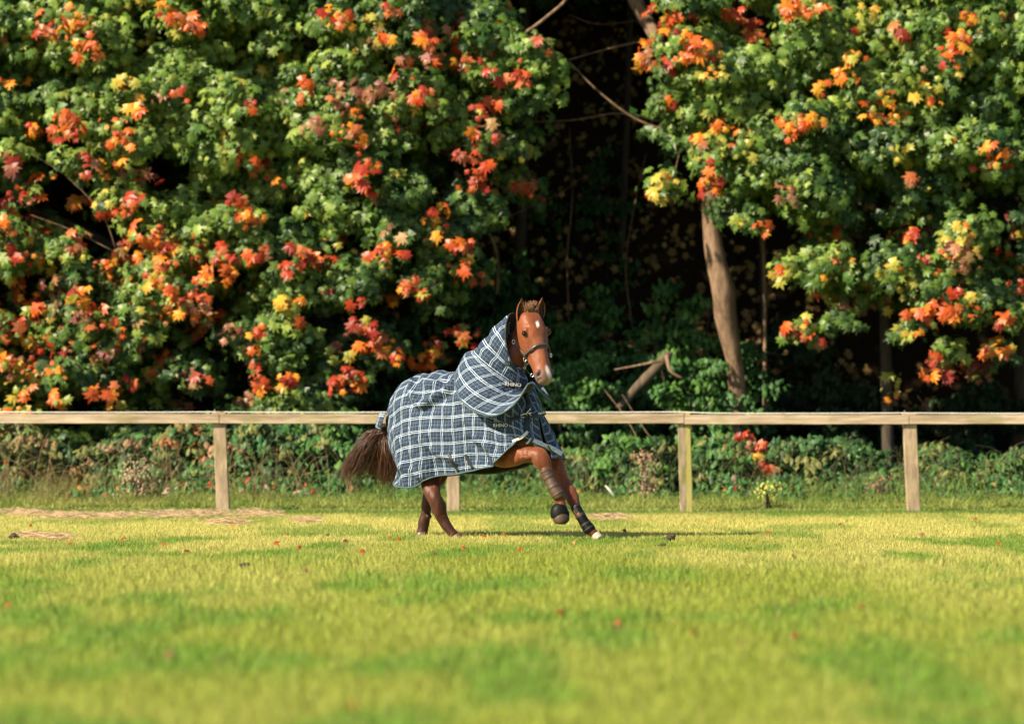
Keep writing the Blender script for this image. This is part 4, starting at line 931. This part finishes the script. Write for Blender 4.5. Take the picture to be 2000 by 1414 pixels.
# lifted hoof with the bell boot
V_, Fs_ = leg([(1095, 986, -.735, 11, .05), (1094, 991, -.74, 15, .062), (1093, 998, -.745, 18, .07), (1094, 1006, -.75, 18.5, .072), (1094.5, 1010, -.75, 17.5, .07)], 14, 20)
bell = link('bell_boot', mesh_np('bell_boot', V_, Fs_, None, True), M_boot, horse); bell['label'] = 'black rubber bell boot on the raised right foreleg'
V_, Fs_ = leg([(1094, 1003, -.75, 15, .066), (1096, 1012, -.76, 16.5, .07), (1096.5, 1018, -.77, 15, .062), (1097, 1022.5, -.77, 10, .045), (1097, 1024, -.77, 4, .02)], 12, 20)
link('hoof', mesh_np('hoof', V_, Fs_, None, True), M_bootb, horse)
# leg boots
def boot(pts, m, grow, bands, bm, label):
    q = [(a, b, c_, r + grow, d + grow * .005) for a, b, c_, r, d in pts]
    V_, Fs_ = leg(q, 26, 18, .06); o = link('leg_boot', mesh_np('leg_boot', V_, Fs_, None, True), m, horse); o['label'] = label
    qq = cr(q, 60)
    for f in bands:
        i_ = int(f * 59); seg_ = qq[max(0, i_ - 2):i_ + 3].copy(); seg_[:, 3] += .4; seg_[:, 4] += .002
        V_, Fs_ = leg(seg_, 5, 18); link('strap', mesh_np('strap', V_, Fs_, None, True), bm, o)
boot([(1064, 913, -.68, 9.5, .045), (1068, 924, -.685, 11.5, .048), (1075, 938, -.70, 10.5, .044), (1083, 955, -.72, 11.5, .048), (1090, 966, -.73, 12.3, .052), (1093, 973, -.735, 10, .045)], M_bootb, .9, (.12, .33, .55, .78), M_bootb, 'muddy brown tendon boot on the raised right foreleg')
boot([(1123.5, 989, -.655, 9, .046), (1128, 997, -.68, 9.5, .042), (1136, 1011, -.71, 9.2, .042), (1144, 1024, -.72, 10.2, .046), (1150, 1032, -.73, 11.3, .05), (1153.5, 1037.5, -.735, 10.5, .048)], M_boot, .6, (.1, .36, .6, .82), M_black, 'black tendon boot on the planted left foreleg')

# hair: tail, forelock
def strands(name, fn, n, rad, segs, colA, colB, jc=.3):
    Vs, Qs, Cs, o = [], [], [], 0
    tri = np.linspace(0, 2 * math.pi, 3, endpoint=False)
    for i_ in range(n):
        P = cr(fn(), segs); T_ = unit(np.gradient(P, axis=0)); A = unit(np.cross(T_, [0, 1, 0.01])); B = np.cross(A, T_)
        r = rad * random.uniform(.6, 1.3) * np.linspace(1, .12, segs) ** .6
        V_ = P[:, None] + r[:, None, None] * (np.cos(tri)[None, :, None] * A[:, None] + np.sin(tri)[None, :, None] * B[:, None])
        c_ = (np.array(colA) * (1 - (u := random.random())) + np.array(colB) * u) * random.uniform(1 - jc, 1 + jc)
        ii = np.arange(segs - 1)[:, None] * 3; j_ = np.arange(3)[None]; k_ = (j_ + 1) % 3
        Qs.append(np.stack([ii + j_, ii + k_, ii + 3 + k_, ii + 3 + j_], -1).reshape(-1, 4) + o); Vs.append(V_.reshape(-1, 3)); Cs.append(np.tile(c_, (segs * 3, 1))); o += segs * 3
    return link(name, mesh_np(name, np.concatenate(Vs), np.concatenate(Qs), np.concatenate(Cs), True), M_hair, horse)
LOCKS = [0, .03, .07, .1, .17, .22, .3, .42, .52, .6, .66, .72, .8, .86, .93, 1]
def tail_fn():
    q_ = min(1, max(0, random.choice(LOCKS) + random.gauss(0, .022)))
    root = H(750 + random.gauss(0, 5) + 6 * q_, 838 + random.gauss(0, 4) + 8 * q_, .42 + random.gauss(0, .04))
    tipx = np.interp(q_, [0, .3, .55, .75, 1], [668, 695, 735, 750, 774]); tipy = np.interp(q_, [0, .3, .55, .75, 1], [926, 936, 930, 948, 938])
    mx_ = np.interp(q_, [0, .5, 1], [712, 742, 767]); my_ = np.interp(q_, [0, .5, 1], [857, 870, 880])
    m2x = np.interp(q_, [0, .5, 1], [684, 737, 772]); m2y = np.interp(q_, [0, .5, 1], [893, 905, 912])
    L_ = random.uniform(.72, 1.04); d_ = .5 + random.gauss(0, .07)
    if random.random() < .04: tipx -= 14; L_ = .9; my_ -= 8
    t_ = np.array([tipx + random.gauss(0, 5), tipy + random.gauss(0, 8)]); m2 = np.array([m2x + random.gauss(0, 3), m2y + random.gauss(0, 3)]); t_ = m2 + (t_ - m2) * (L_ * 2 - 1 if L_ < 1 else L_)
    return [root, H(mx_ + random.gauss(0, 4), my_ + random.gauss(0, 3), d_ - .03), H(*m2, d_), H(*t_, d_ + .02)]
strands('tail', tail_fn, 1700, .0032, 9, (.03, .011, .006), (.17, .062, .026), .45)
def fore_fn():
    a = random.gauss(0, 1)
    r_ = P0 + Rh * random.gauss(0, .022) + Nh * .04 - Lh * (.02 + .02 * random.random())
    t_ = r_ + Rh * (random.gauss(.01, .03)) + Nh * random.uniform(-.02, .03) + np.array([0, 0, random.uniform(.03, .12)])
    return [r_, r_ * .5 + t_ * .5 + np.array([0, 0, .01]), t_, t_ + Rh * random.gauss(0, .012) + np.array([0, 0, -.012])]
strands('forelock', fore_fn, 130, .0022, 7, (.16, .06, .03), (.42, .22, .11))

# ---- the rug
ST = np.array([  # a, top z, half width, hem near, hem far
    (-.905, 1.16, .04, .56, .56), (-.90, 1.20, .12, .54, .56), (-.865, 1.31, .20, .51, .56), (-.80, 1.415, .26, .49, .56), (-.70, 1.50, .30, .475, .56), (-.55, 1.565, .325, .470, .57), (-.40, 1.59, .335, .475, .58),
    (-.28, 1.595, .34, .54, .6), (-.15, 1.60, .34, .585, .6), (.05, 1.60, .34, .60, .6), (.25, 1.62, .335, .635, .62), (.42, 1.62, .325, .665, .66), (.53, 1.60, .315, .69, .7), (.62, 1.54, .30, .775, .7), (.69, 1.44, .28, .88, .72),
    (.755, 1.33, .24, .955, .74), (.80, 1.24, .18, .94, .75), (.825, 1.19, .10, .83, .76), (.83, 1.17, .02, .765, .765)])
NU, NV = 150, 61
sq = cr(ST, NU); tt = np.linspace(-1, 1, 2 * NV - 1)
A_, ZT, WD = [sq[:, i_][:, None] for i_ in range(3)]; hem = np.where(tt[None] > 0, sq[:, 3][:, None], sq[:, 4][:, None])
p = np.abs(tt)[None]; TOPF = .36
drop = np.minimum(.36, (ZT - hem) * .45)
thp = np.clip(p / TOPF, 0, 1) * math.pi / 2; qv = np.clip((p - TOPF) / (1 - TOPF), 0, 1)
bb = WD * (np.sin(thp) ** .92) * (1 + .05 * np.sin(qv * math.pi) + .05 * qv) * (1 - .24 * qv ** 1.4 * np.clip((A_ + .42) / .25, 0, 1) * np.clip((.48 - A_) / .2, 0, 1))
zz = np.where(p < TOPF, ZT - drop * (1 - np.cos(thp)), (ZT - drop) + (hem - ZT + drop) * qv)
sg_ = np.sign(tt)[None]; b_ = bb * sg_
g_ = np.interp(zz, [.45, .52, .65, .75, .95, 1.2], [.10, .14, .19, .13, .05, 0]); wr = np.clip((-A_ - .45) / .4, 0, 1); wr = wr * wr * (3 - 2 * wr)
h_ = np.interp(zz, [.72, .8, .9, 1.0, 1.15], [.14, .115, .075, .04, 0]); wf = np.clip((A_ - .6) / .18, 0, 1); wf = wf * wf * (3 - 2 * wf)
a_ = A_ + wr * g_ + wf * h_ * np.where(sg_ < 0, 1.1, .9); b_ = b_ - (wf * np.clip((1.15 - zz) / .4, 0, 1) * np.where(sg_ < 0, .10, 0)) * (WD > .05)
# wrinkles
pp = np.stack([a_ * 1.0 + zz * .55, b_ * .6, zz * .5 - a_ * .35], -1).reshape(-1, 3)
n1 = fbm(pp * np.array([7, 4, 2.0]), 3).reshape(a_.shape) - .5
n2 = fbm(np.stack([a_, b_, zz], -1).reshape(-1, 3) * 9 + 30, 2).reshape(a_.shape) - .5
d_ = n1 * .085 + n2 * .04 + qv * .012 * np.sin(a_ * 26 + 4 * n2 + zz * 5)
def ridge(pts, wdt, amp):
    P = cr(pts, 40); D = np.full(a_.shape, 9.0)
    for (x_, y_) in P: D = np.minimum(D, (a_ - x_) ** 2 + (zz - y_) ** 2)
    return amp * np.exp(-D / wdt ** 2) * (sg_ > 0)
d_ = d_ + ridge([(-.50, 1.50), (-.43, 1.36), (-.30, 1.27), (-.14, 1.35), (.02, 1.47)], .035, .05) - ridge([(-.46, 1.30), (-.32, 1.20), (-.12, 1.27), (.06, 1.4)], .035, .03)
d_ = d_ + ridge([(-.42, 1.55), (-.25, 1.45), (-.1, 1.52)], .03, .035) + ridge([(-.62, .56), (-.5, .66), (-.38, .60), (-.3, .56)], .03, .03) + ridge([(.35, .95), (.5, .84), (.56, .72)], .03, .035) - ridge([(.25, .92), (.42, .80), (.5, .70)], .03, .025)
d_ = d_ + ridge([(-.75, 1.2), (-.6, .98), (-.4, .78), (-.3, .62)], .035, .025) + ridge([(-.5, 1.1), (-.3, .92), (-.1, .8), (.1, .72)], .03, .022)
nb = np.sin(thp) * sg_; nz = np.cos(thp)
endw = np.clip((A_ - .74) / .09, 0, 1) - np.clip((-A_ - .78) / .12, 0, 1)
a2 = a_ + d_ * endw; b2 = b_ + d_ * nb * (1 - .6 * np.abs(endw)); z2 = zz + d_ * nz
RV = Bd(a2, b2, z2); ncol = 2 * NV - 1
du = np.linalg.norm(np.diff(Bd(A_ + 0 * tt[None], WD * .8 + 0 * tt[None], ZT + 0 * tt[None]), axis=0), axis=-1).mean(1); U_ = np.concatenate([[0], np.cumsum(du)])
dv = np.linalg.norm(np.diff(Bd(a_, b_, zz), axis=1), axis=-1); Vc = np.concatenate([np.zeros((NU, 1)), np.cumsum(dv, 1)], 1); Vc = Vc - Vc[:, NV - 1][:, None]
Vm = .6 * Vc + .4 * Vc[NU // 2][None]
rug_uv = np.stack([np.broadcast_to(U_[:, None], Vc.shape), Vm], -1).reshape(-1, 2)
i = np.arange(NU - 1)[:, None] * ncol; j = np.arange(ncol - 1)[None]
RQ = np.stack([i + j, i + j + 1, i + ncol + j + 1, i + ncol + j], -1).reshape(-1, 4)
def cloth(name, V_, Q_, uv, parent, thick=.007, mats=None):
    me = mesh_np(name, V_, Q_, None, True, uv); o = link(name, me, mats or [M_plaid, M_liner], parent)
    s = o.modifiers.new('thickness', 'SOLIDIFY'); s.thickness = thick; s.offset = -1; s.material_offset = 1
    return o
rug = cloth('rug', RV.reshape(-1, 3), RQ, rug_uv, horse, .008); rug['label'] = 'navy and white checked turnout rug'
Rr = RV
def binding(P, parent, r=.008, name='binding', m=None):
    V_, Fs_ = tube(P, [r] * len(P), 6); return link(name, mesh_np(name, V_, Fs_, None, True), m or M_bind, parent)
binding(Rr[:, -1], rug); binding(Rr[:, 0], rug); binding(Rr[-1, NV - 1:], rug, .006); binding(Rr[-1, :NV], rug, .006)
# tail flap
Pf = [[H(742, 806, .30), H(752, 806, .18)], [H(736, 820, .33), H(747, 822, .2)], [H(733, 832, .35), H(744, 838, .24)], [H(738, 838, .36), H(748, 840, .28)]]
Pg = cr(np.array(Pf).reshape(4, 6), 8).reshape(8, 2, 3); Pg = Pg[:, :1] * (1 - np.linspace(0, 1, 6)[None, :, None]) + Pg[:, 1:] * np.linspace(0, 1, 6)[None, :, None]
i = np.arange(7)[:, None] * 6; j = np.arange(5)[None]; uvg = np.stack(np.meshgrid(np.linspace(0, .1, 6), np.linspace(0, .2, 8)), -1).reshape(-1, 2)
cloth('tail_flap', Pg.reshape(-1, 3), np.stack([i + j, i + j + 1, i + 6 + j + 1, i + 6 + j], -1).reshape(-1, 4)[:, ::-1], uvg, rug)

# ---- the hood: neck tube and shoulder flap
def hood_loop(crest, throat, yc, bx, by, n=48, sq_=1.0):
    C_ = H(crest[0], crest[1], yc + .03); T_ = H(throat[0], throat[1], yc - .03); c = (C_ + T_) / 2; v = (C_ - T_) / 2; b = np.array([bx * HD / F_PX, -by, 0])
    th_ = np.linspace(0, 2 * math.pi, n, endpoint=False)
    return c + np.cos(th_)[:, None] * v + np.sin(th_)[:, None] * b
loops = [hood_loop((926, 690), (1034, 768), -.42, -16, .20), hood_loop((934, 678), (1031, 752), -.44, -15, .19), hood_loop((945, 667), (1027, 742), -.46, -14, .175), hood_loop((958, 650), (1023, 735), -.49, -13, .16), hood_loop((971, 634), (1019, 727), -.51, -13, .145), hood_loop((986, 621), (1014, 722), -.53, -14, .13), hood_loop((1000, 611), (1009, 718), -.53, -16, .12)]
Lp = cr(np.array(loops).reshape(len(loops), -1), 40).reshape(40, 48, 3)
ff = np.linspace(0, 1, 40)[:, None]; thc = np.linspace(0, 2 * math.pi, 48, endpoint=False)[None]
nz_ = fbm(Lp.reshape(-1, 3) * np.array([9, 9, 14]), 3).reshape(40, 48) - .5
Lp = Lp + (Lp - Lp.mean(1, keepdims=True)) * (nz_ * .16 + .02 * np.sin(ff * 24 + thc * 1.5))[..., None]
def closed_grid(L, u0=0, su=1):
    k, n = L.shape[:2]; L2 = np.concatenate([L, L[:, :1]], 1)
    d1 = np.linalg.norm(np.diff(L2, axis=1), axis=-1); u = np.concatenate([np.zeros((k, 1)), np.cumsum(d1, 1)], 1); d0 = np.linalg.norm(np.diff(L2, axis=0), axis=-1)
    v = np.concatenate([np.zeros((1, n + 1)), np.cumsum(d0, 0)], 0); u = u.mean(0)[None] * (.5 + .5 * u[:, -1:] / u[:, -1].mean()); i = np.arange(k - 1)[:, None] * (n + 1); j = np.arange(n)[None]
    return L2, np.stack([i + j, i + j + 1, i + n + 1 + j + 1, i + n + 1 + j], -1).reshape(-1, 4), np.stack([u * .85, (v * .6 + v[:, 12][:, None] * .4) * .9], -1)
L2, Qh, uvh = closed_grid(Lp)
hood = cloth('neck_cover', L2.reshape(-1, 3), Qh, uvh.reshape(-1, 2), rug, .007); hood_V, hood_Q = L2.reshape(-1, 3), Qh
binding(np.concatenate([Lp[-1], Lp[-1, :1]]), rug, .008, 'collar_binding', M_liner); binding(np.concatenate([Lp[0], Lp[0, :1]]), rug, .006, 'seam_binding', M_liner)
rim = [(0, 897, 716, -.16), (4, 890, 728, -.28), (8, 888, 748, -.42), (12, 897, 778, -.60), (15, 917, 799, -.70), (18, 945, 811, -.77), (20, 968, 813, -.81), (22, 990, 803, -.83), (23.5, 1010, 786, -.82), (25, 1024, 764, -.80), (26, 1030, 748, -.78), (27, 1038, 744, -.76), (29, 1054, 764, -.72), (32, 1079, 787, -.60), (36, 1058, 752, -.42), (40, 1010, 735, -.22), (44, 945, 716, -.12), (48, 897, 716, -.16)]
rp = np.array(rim); idx = np.arange(48); rimP = np.array([H(*[np.interp(i_, rp[:, 0], rp[:, c_]) for c_ in (1, 2, 3)]) for i_ in idx]); 
for _ in range(1): rimP = (np.roll(rimP, 1, 0) + 2 * rimP + np.roll(rimP, -1, 0)) / 4
rimP[32] = H(1077, 783, -.62)
seam = Lp[2] * 1.0
K = 22; fl = []
for kk in range(K):
    f_ = kk / (K - 1); P = seam * (1 - f_) + rimP * f_
    out_ = unit(P - (P.mean(0))); bul = math.sin(f_ * math.pi) * .05
    P = P + out_ * bul * np.array([.4, 1, .35]) + np.array([0, 0, .04 * math.sin(f_ * math.pi)]); fl.append(P)
Fl = np.array(fl); nz_ = fbm(Fl.reshape(-1, 3) * 8 + 9, 3).reshape(K, 48) - .5; Fl[..., 1] -= nz_ * .05; 
L3, Qf, uvf = closed_grid(Fl)
flap = cloth('shoulder_flap', L3.reshape(-1, 3), Qf[:, ::-1], uvf.reshape(-1, 2), rug, .007, [M_plaid, M_liner]); binding(np.concatenate([rimP + (Fl[-1] - rimP), Fl[-1, :1]]), rug, .009, 'flap_binding')

# ---- details cast on to rug, flap and hood
def mk(V_, Q_): return [tuple(map(float, v)) for v in V_], [tuple(int(x_) for x_ in f) for f in Q_]
a1, f1 = mk(RV.reshape(-1, 3), RQ); bv1, fv1 = mk(hood_V, hood_Q); c1, g1 = mk(L3.reshape(-1, 3), Qf)
allp = f1 + [tuple(x_ + len(a1) for x_ in f) for f in fv1] + [tuple(x_ + len(a1) + len(bv1) for x_ in f) for f in g1]
bvh_rug = BVHTree.FromPolygons(a1 + bv1 + c1, allp)
ba, bf = mk(bv, bq[0]); bvh_all = BVHTree.FromPolygons(a1 + bv1 + c1 + ba, allp + [tuple(x_ + len(a1) + len(bv1) + len(c1) for x_ in f) for f in bf])
def strip(name, pts, wpx, bvh, m, parent, off=.006, n=24, thick=.004, drape=False):
    """a band lying on a surface: pts in pixels, width in pixels"""
    q = cr(np.array(pts, float), n); d = unit(np.gradient(q, axis=0)); nn_ = np.stack([-d[:, 1], d[:, 0]], -1); rows = []; last = None
    for (x_, y_), o_ in zip(q, nn_):
        row = []
        for s_i in (-.5, -.17, .17, .5):
            h_, n_ = cast(bvh, x_ + o_[0] * s_i * wpx, y_ + o_[1] * s_i * wpx, off)
            if h_ is not None and last is not None and abs(h_[1] - last[1]) > .16: h_ = None
            if h_ is None: h_ = W(x_ + o_[0] * s_i * wpx, y_ + o_[1] * s_i * wpx, last[1]) if last is not None else None
            if h_ is None: continue
            last = h_; row.append(h_)
        if len(row) == 4: rows.append(row)
    if len(rows) < 2: return None
    V_ = np.array(rows)
    Y_ = V_[..., 1]; 
    for _ in range(3): Y_[1:-1] = (Y_[:-2] + 2 * Y_[1:-1] + Y_[2:]) / 4
    k = len(V_); i = np.arange(k - 1)[:, None] * 4; j = np.arange(3)[None]
    me = mesh_np(name, V_.reshape(-1, 3), np.stack([i + j, i + j + 1, i + 4 + j + 1, i + 4 + j], -1).reshape(-1, 4), None, True)
    o = link(name, me, m, parent); sm = o.modifiers.new('thickness', 'SOLIDIFY'); sm.thickness = thick; sm.offset = 0
    return o
def lettering(txt, px, py, hpx, ang, parent, bvh=None, m=None, off=.011, sx=1.0, back=None, name='lettering'):
    cu = bpy.data.curves.new('t', 'FONT'); cu.body = txt; cu.align_x = 'CENTER'; cu.align_y = 'CENTER'; cu.resolution_u = 3; cu.offset = .012
    o = bpy.data.objects.new('t', cu); col.objects.link(o); dg = bpy.context.evaluated_depsgraph_get(); dg.update(); me = bpy.data.meshes.new_from_object(o.evaluated_get(dg)); bpy.data.objects.remove(o)
    v = co(me); v[:, :2] -= (v[:, :2].max(0) + v[:, :2].min(0)) / 2; v *= hpx / .73; v[:, 0] *= sx; ca, sa = math.cos(ang), math.sin(ang)
    X_ = px + v[:, 0] * ca - v[:, 1] * sa * -1 * -1; Y_ = py - (v[:, 0] * sa + v[:, 1] * ca)
    X_ = px + v[:, 0] * ca - v[:, 1] * sa; P = []
    h0, n0 = cast(bvh or bvh_rug, px, py, off)
    hx, _ = cast(bvh or bvh_rug, px + 12, py, off); hy, _ = cast(bvh or bvh_rug, px, py + 6, off)
    if hx is None: hx = W(px + 12, py, h0[1])
    if hy is None: hy = W(px, py + 6, h0[1])
    gx, gy = (hx[1] - h0[1]) / 12, (hy[1] - h0[1]) / 6
    hw, hh = (v[:, 0].max() + 1.4), (hpx / 2 + 1.4)
    pl = lambda X_, Y_, o_: W(X_, Y_, h0[1] + gx * (X_ - px) + gy * (Y_ - py) - o_)
    for i_, vert in enumerate(me.vertices): vert.co = Vector(pl(X_[i_], Y_[i_], .006))
    if back is not None:
        c4 = [(-hw, -hh), (hw, -hh), (hw, hh), (-hw, hh)]; BP = [pl(px + a * ca - b * sa, py - (a * sa + b * ca), 0) for a, b in c4] + [pl(px + a * ca - b * sa, py - (a * sa + b * ca), -.008) for a, b in c4]
        link('badge', mesh_np('badge', BP, np.array([(0, 1, 2, 3), (7, 6, 5, 4), (0, 4, 5, 1), (1, 5, 6, 2), (2, 6, 7, 3), (3, 7, 4, 0)])), back, parent)
    me.name = name; return link(name, me, m or M_letter, parent)
lettering('RHINO', 977.5, 830.5, 6.6, R(1), rug, back=M_black, sx=1.02)
lettering('RHINO', 1002, 751, 6.8, R(-4), rug, back=M_black, sx=1.1)
lettering('RHI', 995, 711, 6.8, R(-4), rug, back=M_black, sx=1.1)
# closures
strip('chest_strap', [(993, 820), (1012, 816), (1022, 810)], 7, bvh_rug, M_black, rug)
strip('chest_strap', [(1032, 812), (1050, 812), (1066, 806)], 7, bvh_rug, M_black, rug)
strip('chest_strap', [(1031, 818), (1029, 832), (1031, 843)], 12, bvh_rug, M_black, rug)
strip('neck_strap', [(1016, 752), (1030, 753), (1040, 748)], 9, bvh_rug, M_black, rug)
strip('neck_strap', [(1024, 764), (1030, 778), (1034, 790)], 7, bvh_all, M_black, rug)
strip('chest_strap_shadow', [(1033, 786), (1031, 800), (1029, 816)], 11, bvh_rug, M_black, rug)  # black strip for the strap and the shadow between the closures
strip('badge', [(1050, 808), (1058, 807), (1066, 805)], 3, bvh_rug, M_letter, rug, .008)
for (x0, y0, x1, y1, r_) in [(1014, 812, 1026, 808, 1.5), (1026, 808, 1034, 798, 1.5), (1026, 808, 1036, 808, 1.4), (1030, 798, 1034, 803, 1.2), (1018, 806, 1028, 812, 1.2), (1030, 806, 1034, 814, 1.2), (1014, 816, 1022, 818, 1.0)]:
    h0, _ = cast(bvh_rug, x0, y0, .02); h1, _ = cast(bvh_rug, x1, y1, .025)
    if h0 is not None and h1 is not None:
        V_, Fs_ = tube([h0, (h0 + h1) / 2 + [0, -.01, 0], h1], [r_ * .0045] * 3, 7); link('clip', mesh_np('clip', V_, Fs_, None, True), M_metal, rug)
# surcingle straps
strip('surcingle', [(875, 884), (884, 901), (895, 920)], 5, bvh_rug, M_black, rug)
strip('surcingle', [(909, 888), (915, 900), (924, 914)], 5, bvh_rug, M_black, rug)
# white webbing round the leg arch and across the chest
hemN = Rr[:, -1]; hpx = CX + hemN[:, 0] / hemN[:, 1] * F_PX; hpy = HY - (hemN[:, 2] - CAM_H) / hemN[:, 1] * F_PX
pass
strip('white_webbing', [(979, 898), (981, 884), (985, 872), (990, 866)], 9, bvh_rug, M_white, rug, .009)
strip('white_webbing', [(1001, 862), (1012, 858), (1022, 852), (1030, 843)], 5.5, bvh_rug, M_white, rug, .007)
strip('white_webbing', [(1096, 887), (1078, 877), (1058, 868), (1040, 861)], 9, bvh_rug, M_white, rug, .010)
strip('loop', [(1033, 842), (1037, 852), (1034, 862), (1028, 867)], 4, bvh_rug, M_bind, rug, .016)
for k_, (a, b) in enumerate([(1050, 865), (1056, 868), (1064, 869.5), (1072, 873), (1080, 878), (1010, 861), (1018, 858), (982, 880)]):
    strip('stitching', [(a - 1.5, b - 1.2), (a, b + .6), (a + 2.2, b)], .9, bvh_rug, M_black, rug, .013, 5, .001)

# ---- halter
halter = binding([Hd(-.02, .085, -.02), Hd(-.03, .06, .0), Hd(-.045, .03, .01), Hd(-.05, -.03, .01), Hd(-.03, -.06, .0), Hd(-.02, -.09, -.02)], horse, .006, 'halter', M_leather)
halter['label'] = 'dark leather headcollar with brass and silver fittings'
def nose_ring(s0, s1, f=1.06, n=32, parent=halter):
    th = np.linspace(0, 2 * math.pi, n); out = []
    q = cr(HS, 200)
    rows = []
    for t_ in th:
        sn, cs = math.sin(t_), math.cos(t_); s = s0 + (s1 - s0) * (.5 - .5 * sn); k_ = np.argmin(np.abs(q[:, 0] - s)); _, w_, vf, vb = q[k_]
        nar = .30 * min(1, max(0, (s - .2) / .15)) + .10
        u = w_ * math.copysign(abs(cs) ** .62, cs) * (1 - nar * max(0, sn)) * (1 - .12 * max(0, -sn)); v = (vf + vb) / 2 + (vf - vb) / 2 * math.copysign(abs(sn) ** .72, sn)
        vc = (vf + vb) / 2; u *= f; v = vc + (v - vc) * f
        rows.append([Hd(s - .011, u * 1.02, v), Hd(s - .011, u * 1.02 + .006 * math.copysign(1, cs) * abs(cs), v + .006 * sn), Hd(s + .011, u * 1.02 + .006 * math.copysign(1, cs) * abs(cs), v + .006 * sn), Hd(s + .011, u * 1.0, v)])
    V_ = np.array(rows); k = n; i = np.arange(k - 1)[:, None] * 4; j = np.arange(4)[None]; j2 = (j + 1) % 4
    return link('noseband', mesh_np('noseband', V_.reshape(-1, 3), np.stack([i + j, i + j2, i + 4 + j2, i + 4 + j], -1).reshape(-1, 4), None, True), M_leather, parent)
nose_ring(.305, .37, 1.10)
strip('cheek_strap', [(1028, 697), (1018, 686), (1007, 673), (1003, 665)], 4.2, bvh_body, M_leather, halter, .009)
strip('cheek_strap', [(1003, 665), (997, 658), (993, 648), (993, 636), (998, 622)], 4.2, bvh_body, M_leather, halter, .009)
strip('cheek_strap', [(1028, 700), (1022, 712), (1026, 722), (1034, 731), (1040, 736)], 4.5, bvh_all, M_leather, halter, .012)
strip('cheek_strap', [(1072, 680), (1074, 690), (1073, 698)], 3.5, bvh_body, M_leather, halter, .008)
def ring(px, py, r, name='ring', ry=None, m=None):
    h_, n_ = cast(bvh_all, px, py, .016)
    if h_ is None: h_ = W(px, py, HD - .6)
    th = np.linspace(0, 2 * math.pi, 17); ry = ry or r; s = h_[1] / F_PX
    V_, Fs_ = tube([h_ + np.array([math.cos(t_) * r * s, -.002, math.sin(t_) * ry * s]) for t_ in th], [.0042] * 17, 7)
    link(name, mesh_np(name, V_, Fs_, None, True), m or M_metal, halter)
ring(993, 653, 2.4, 'buckle', 4.6); ring(1003.5, 669, 2.6, 'buckle', 4.2); ring(1028, 701, 2.6, 'ring', 4.5); ring(1026.5, 708, 2.8, 'ring', 2.8); ring(1039.5, 733, 3, 'ring', 3.2); ring(1076, 694, 1.5, 'ring', 4); ring(1022, 717, 2, 'buckle', 2)
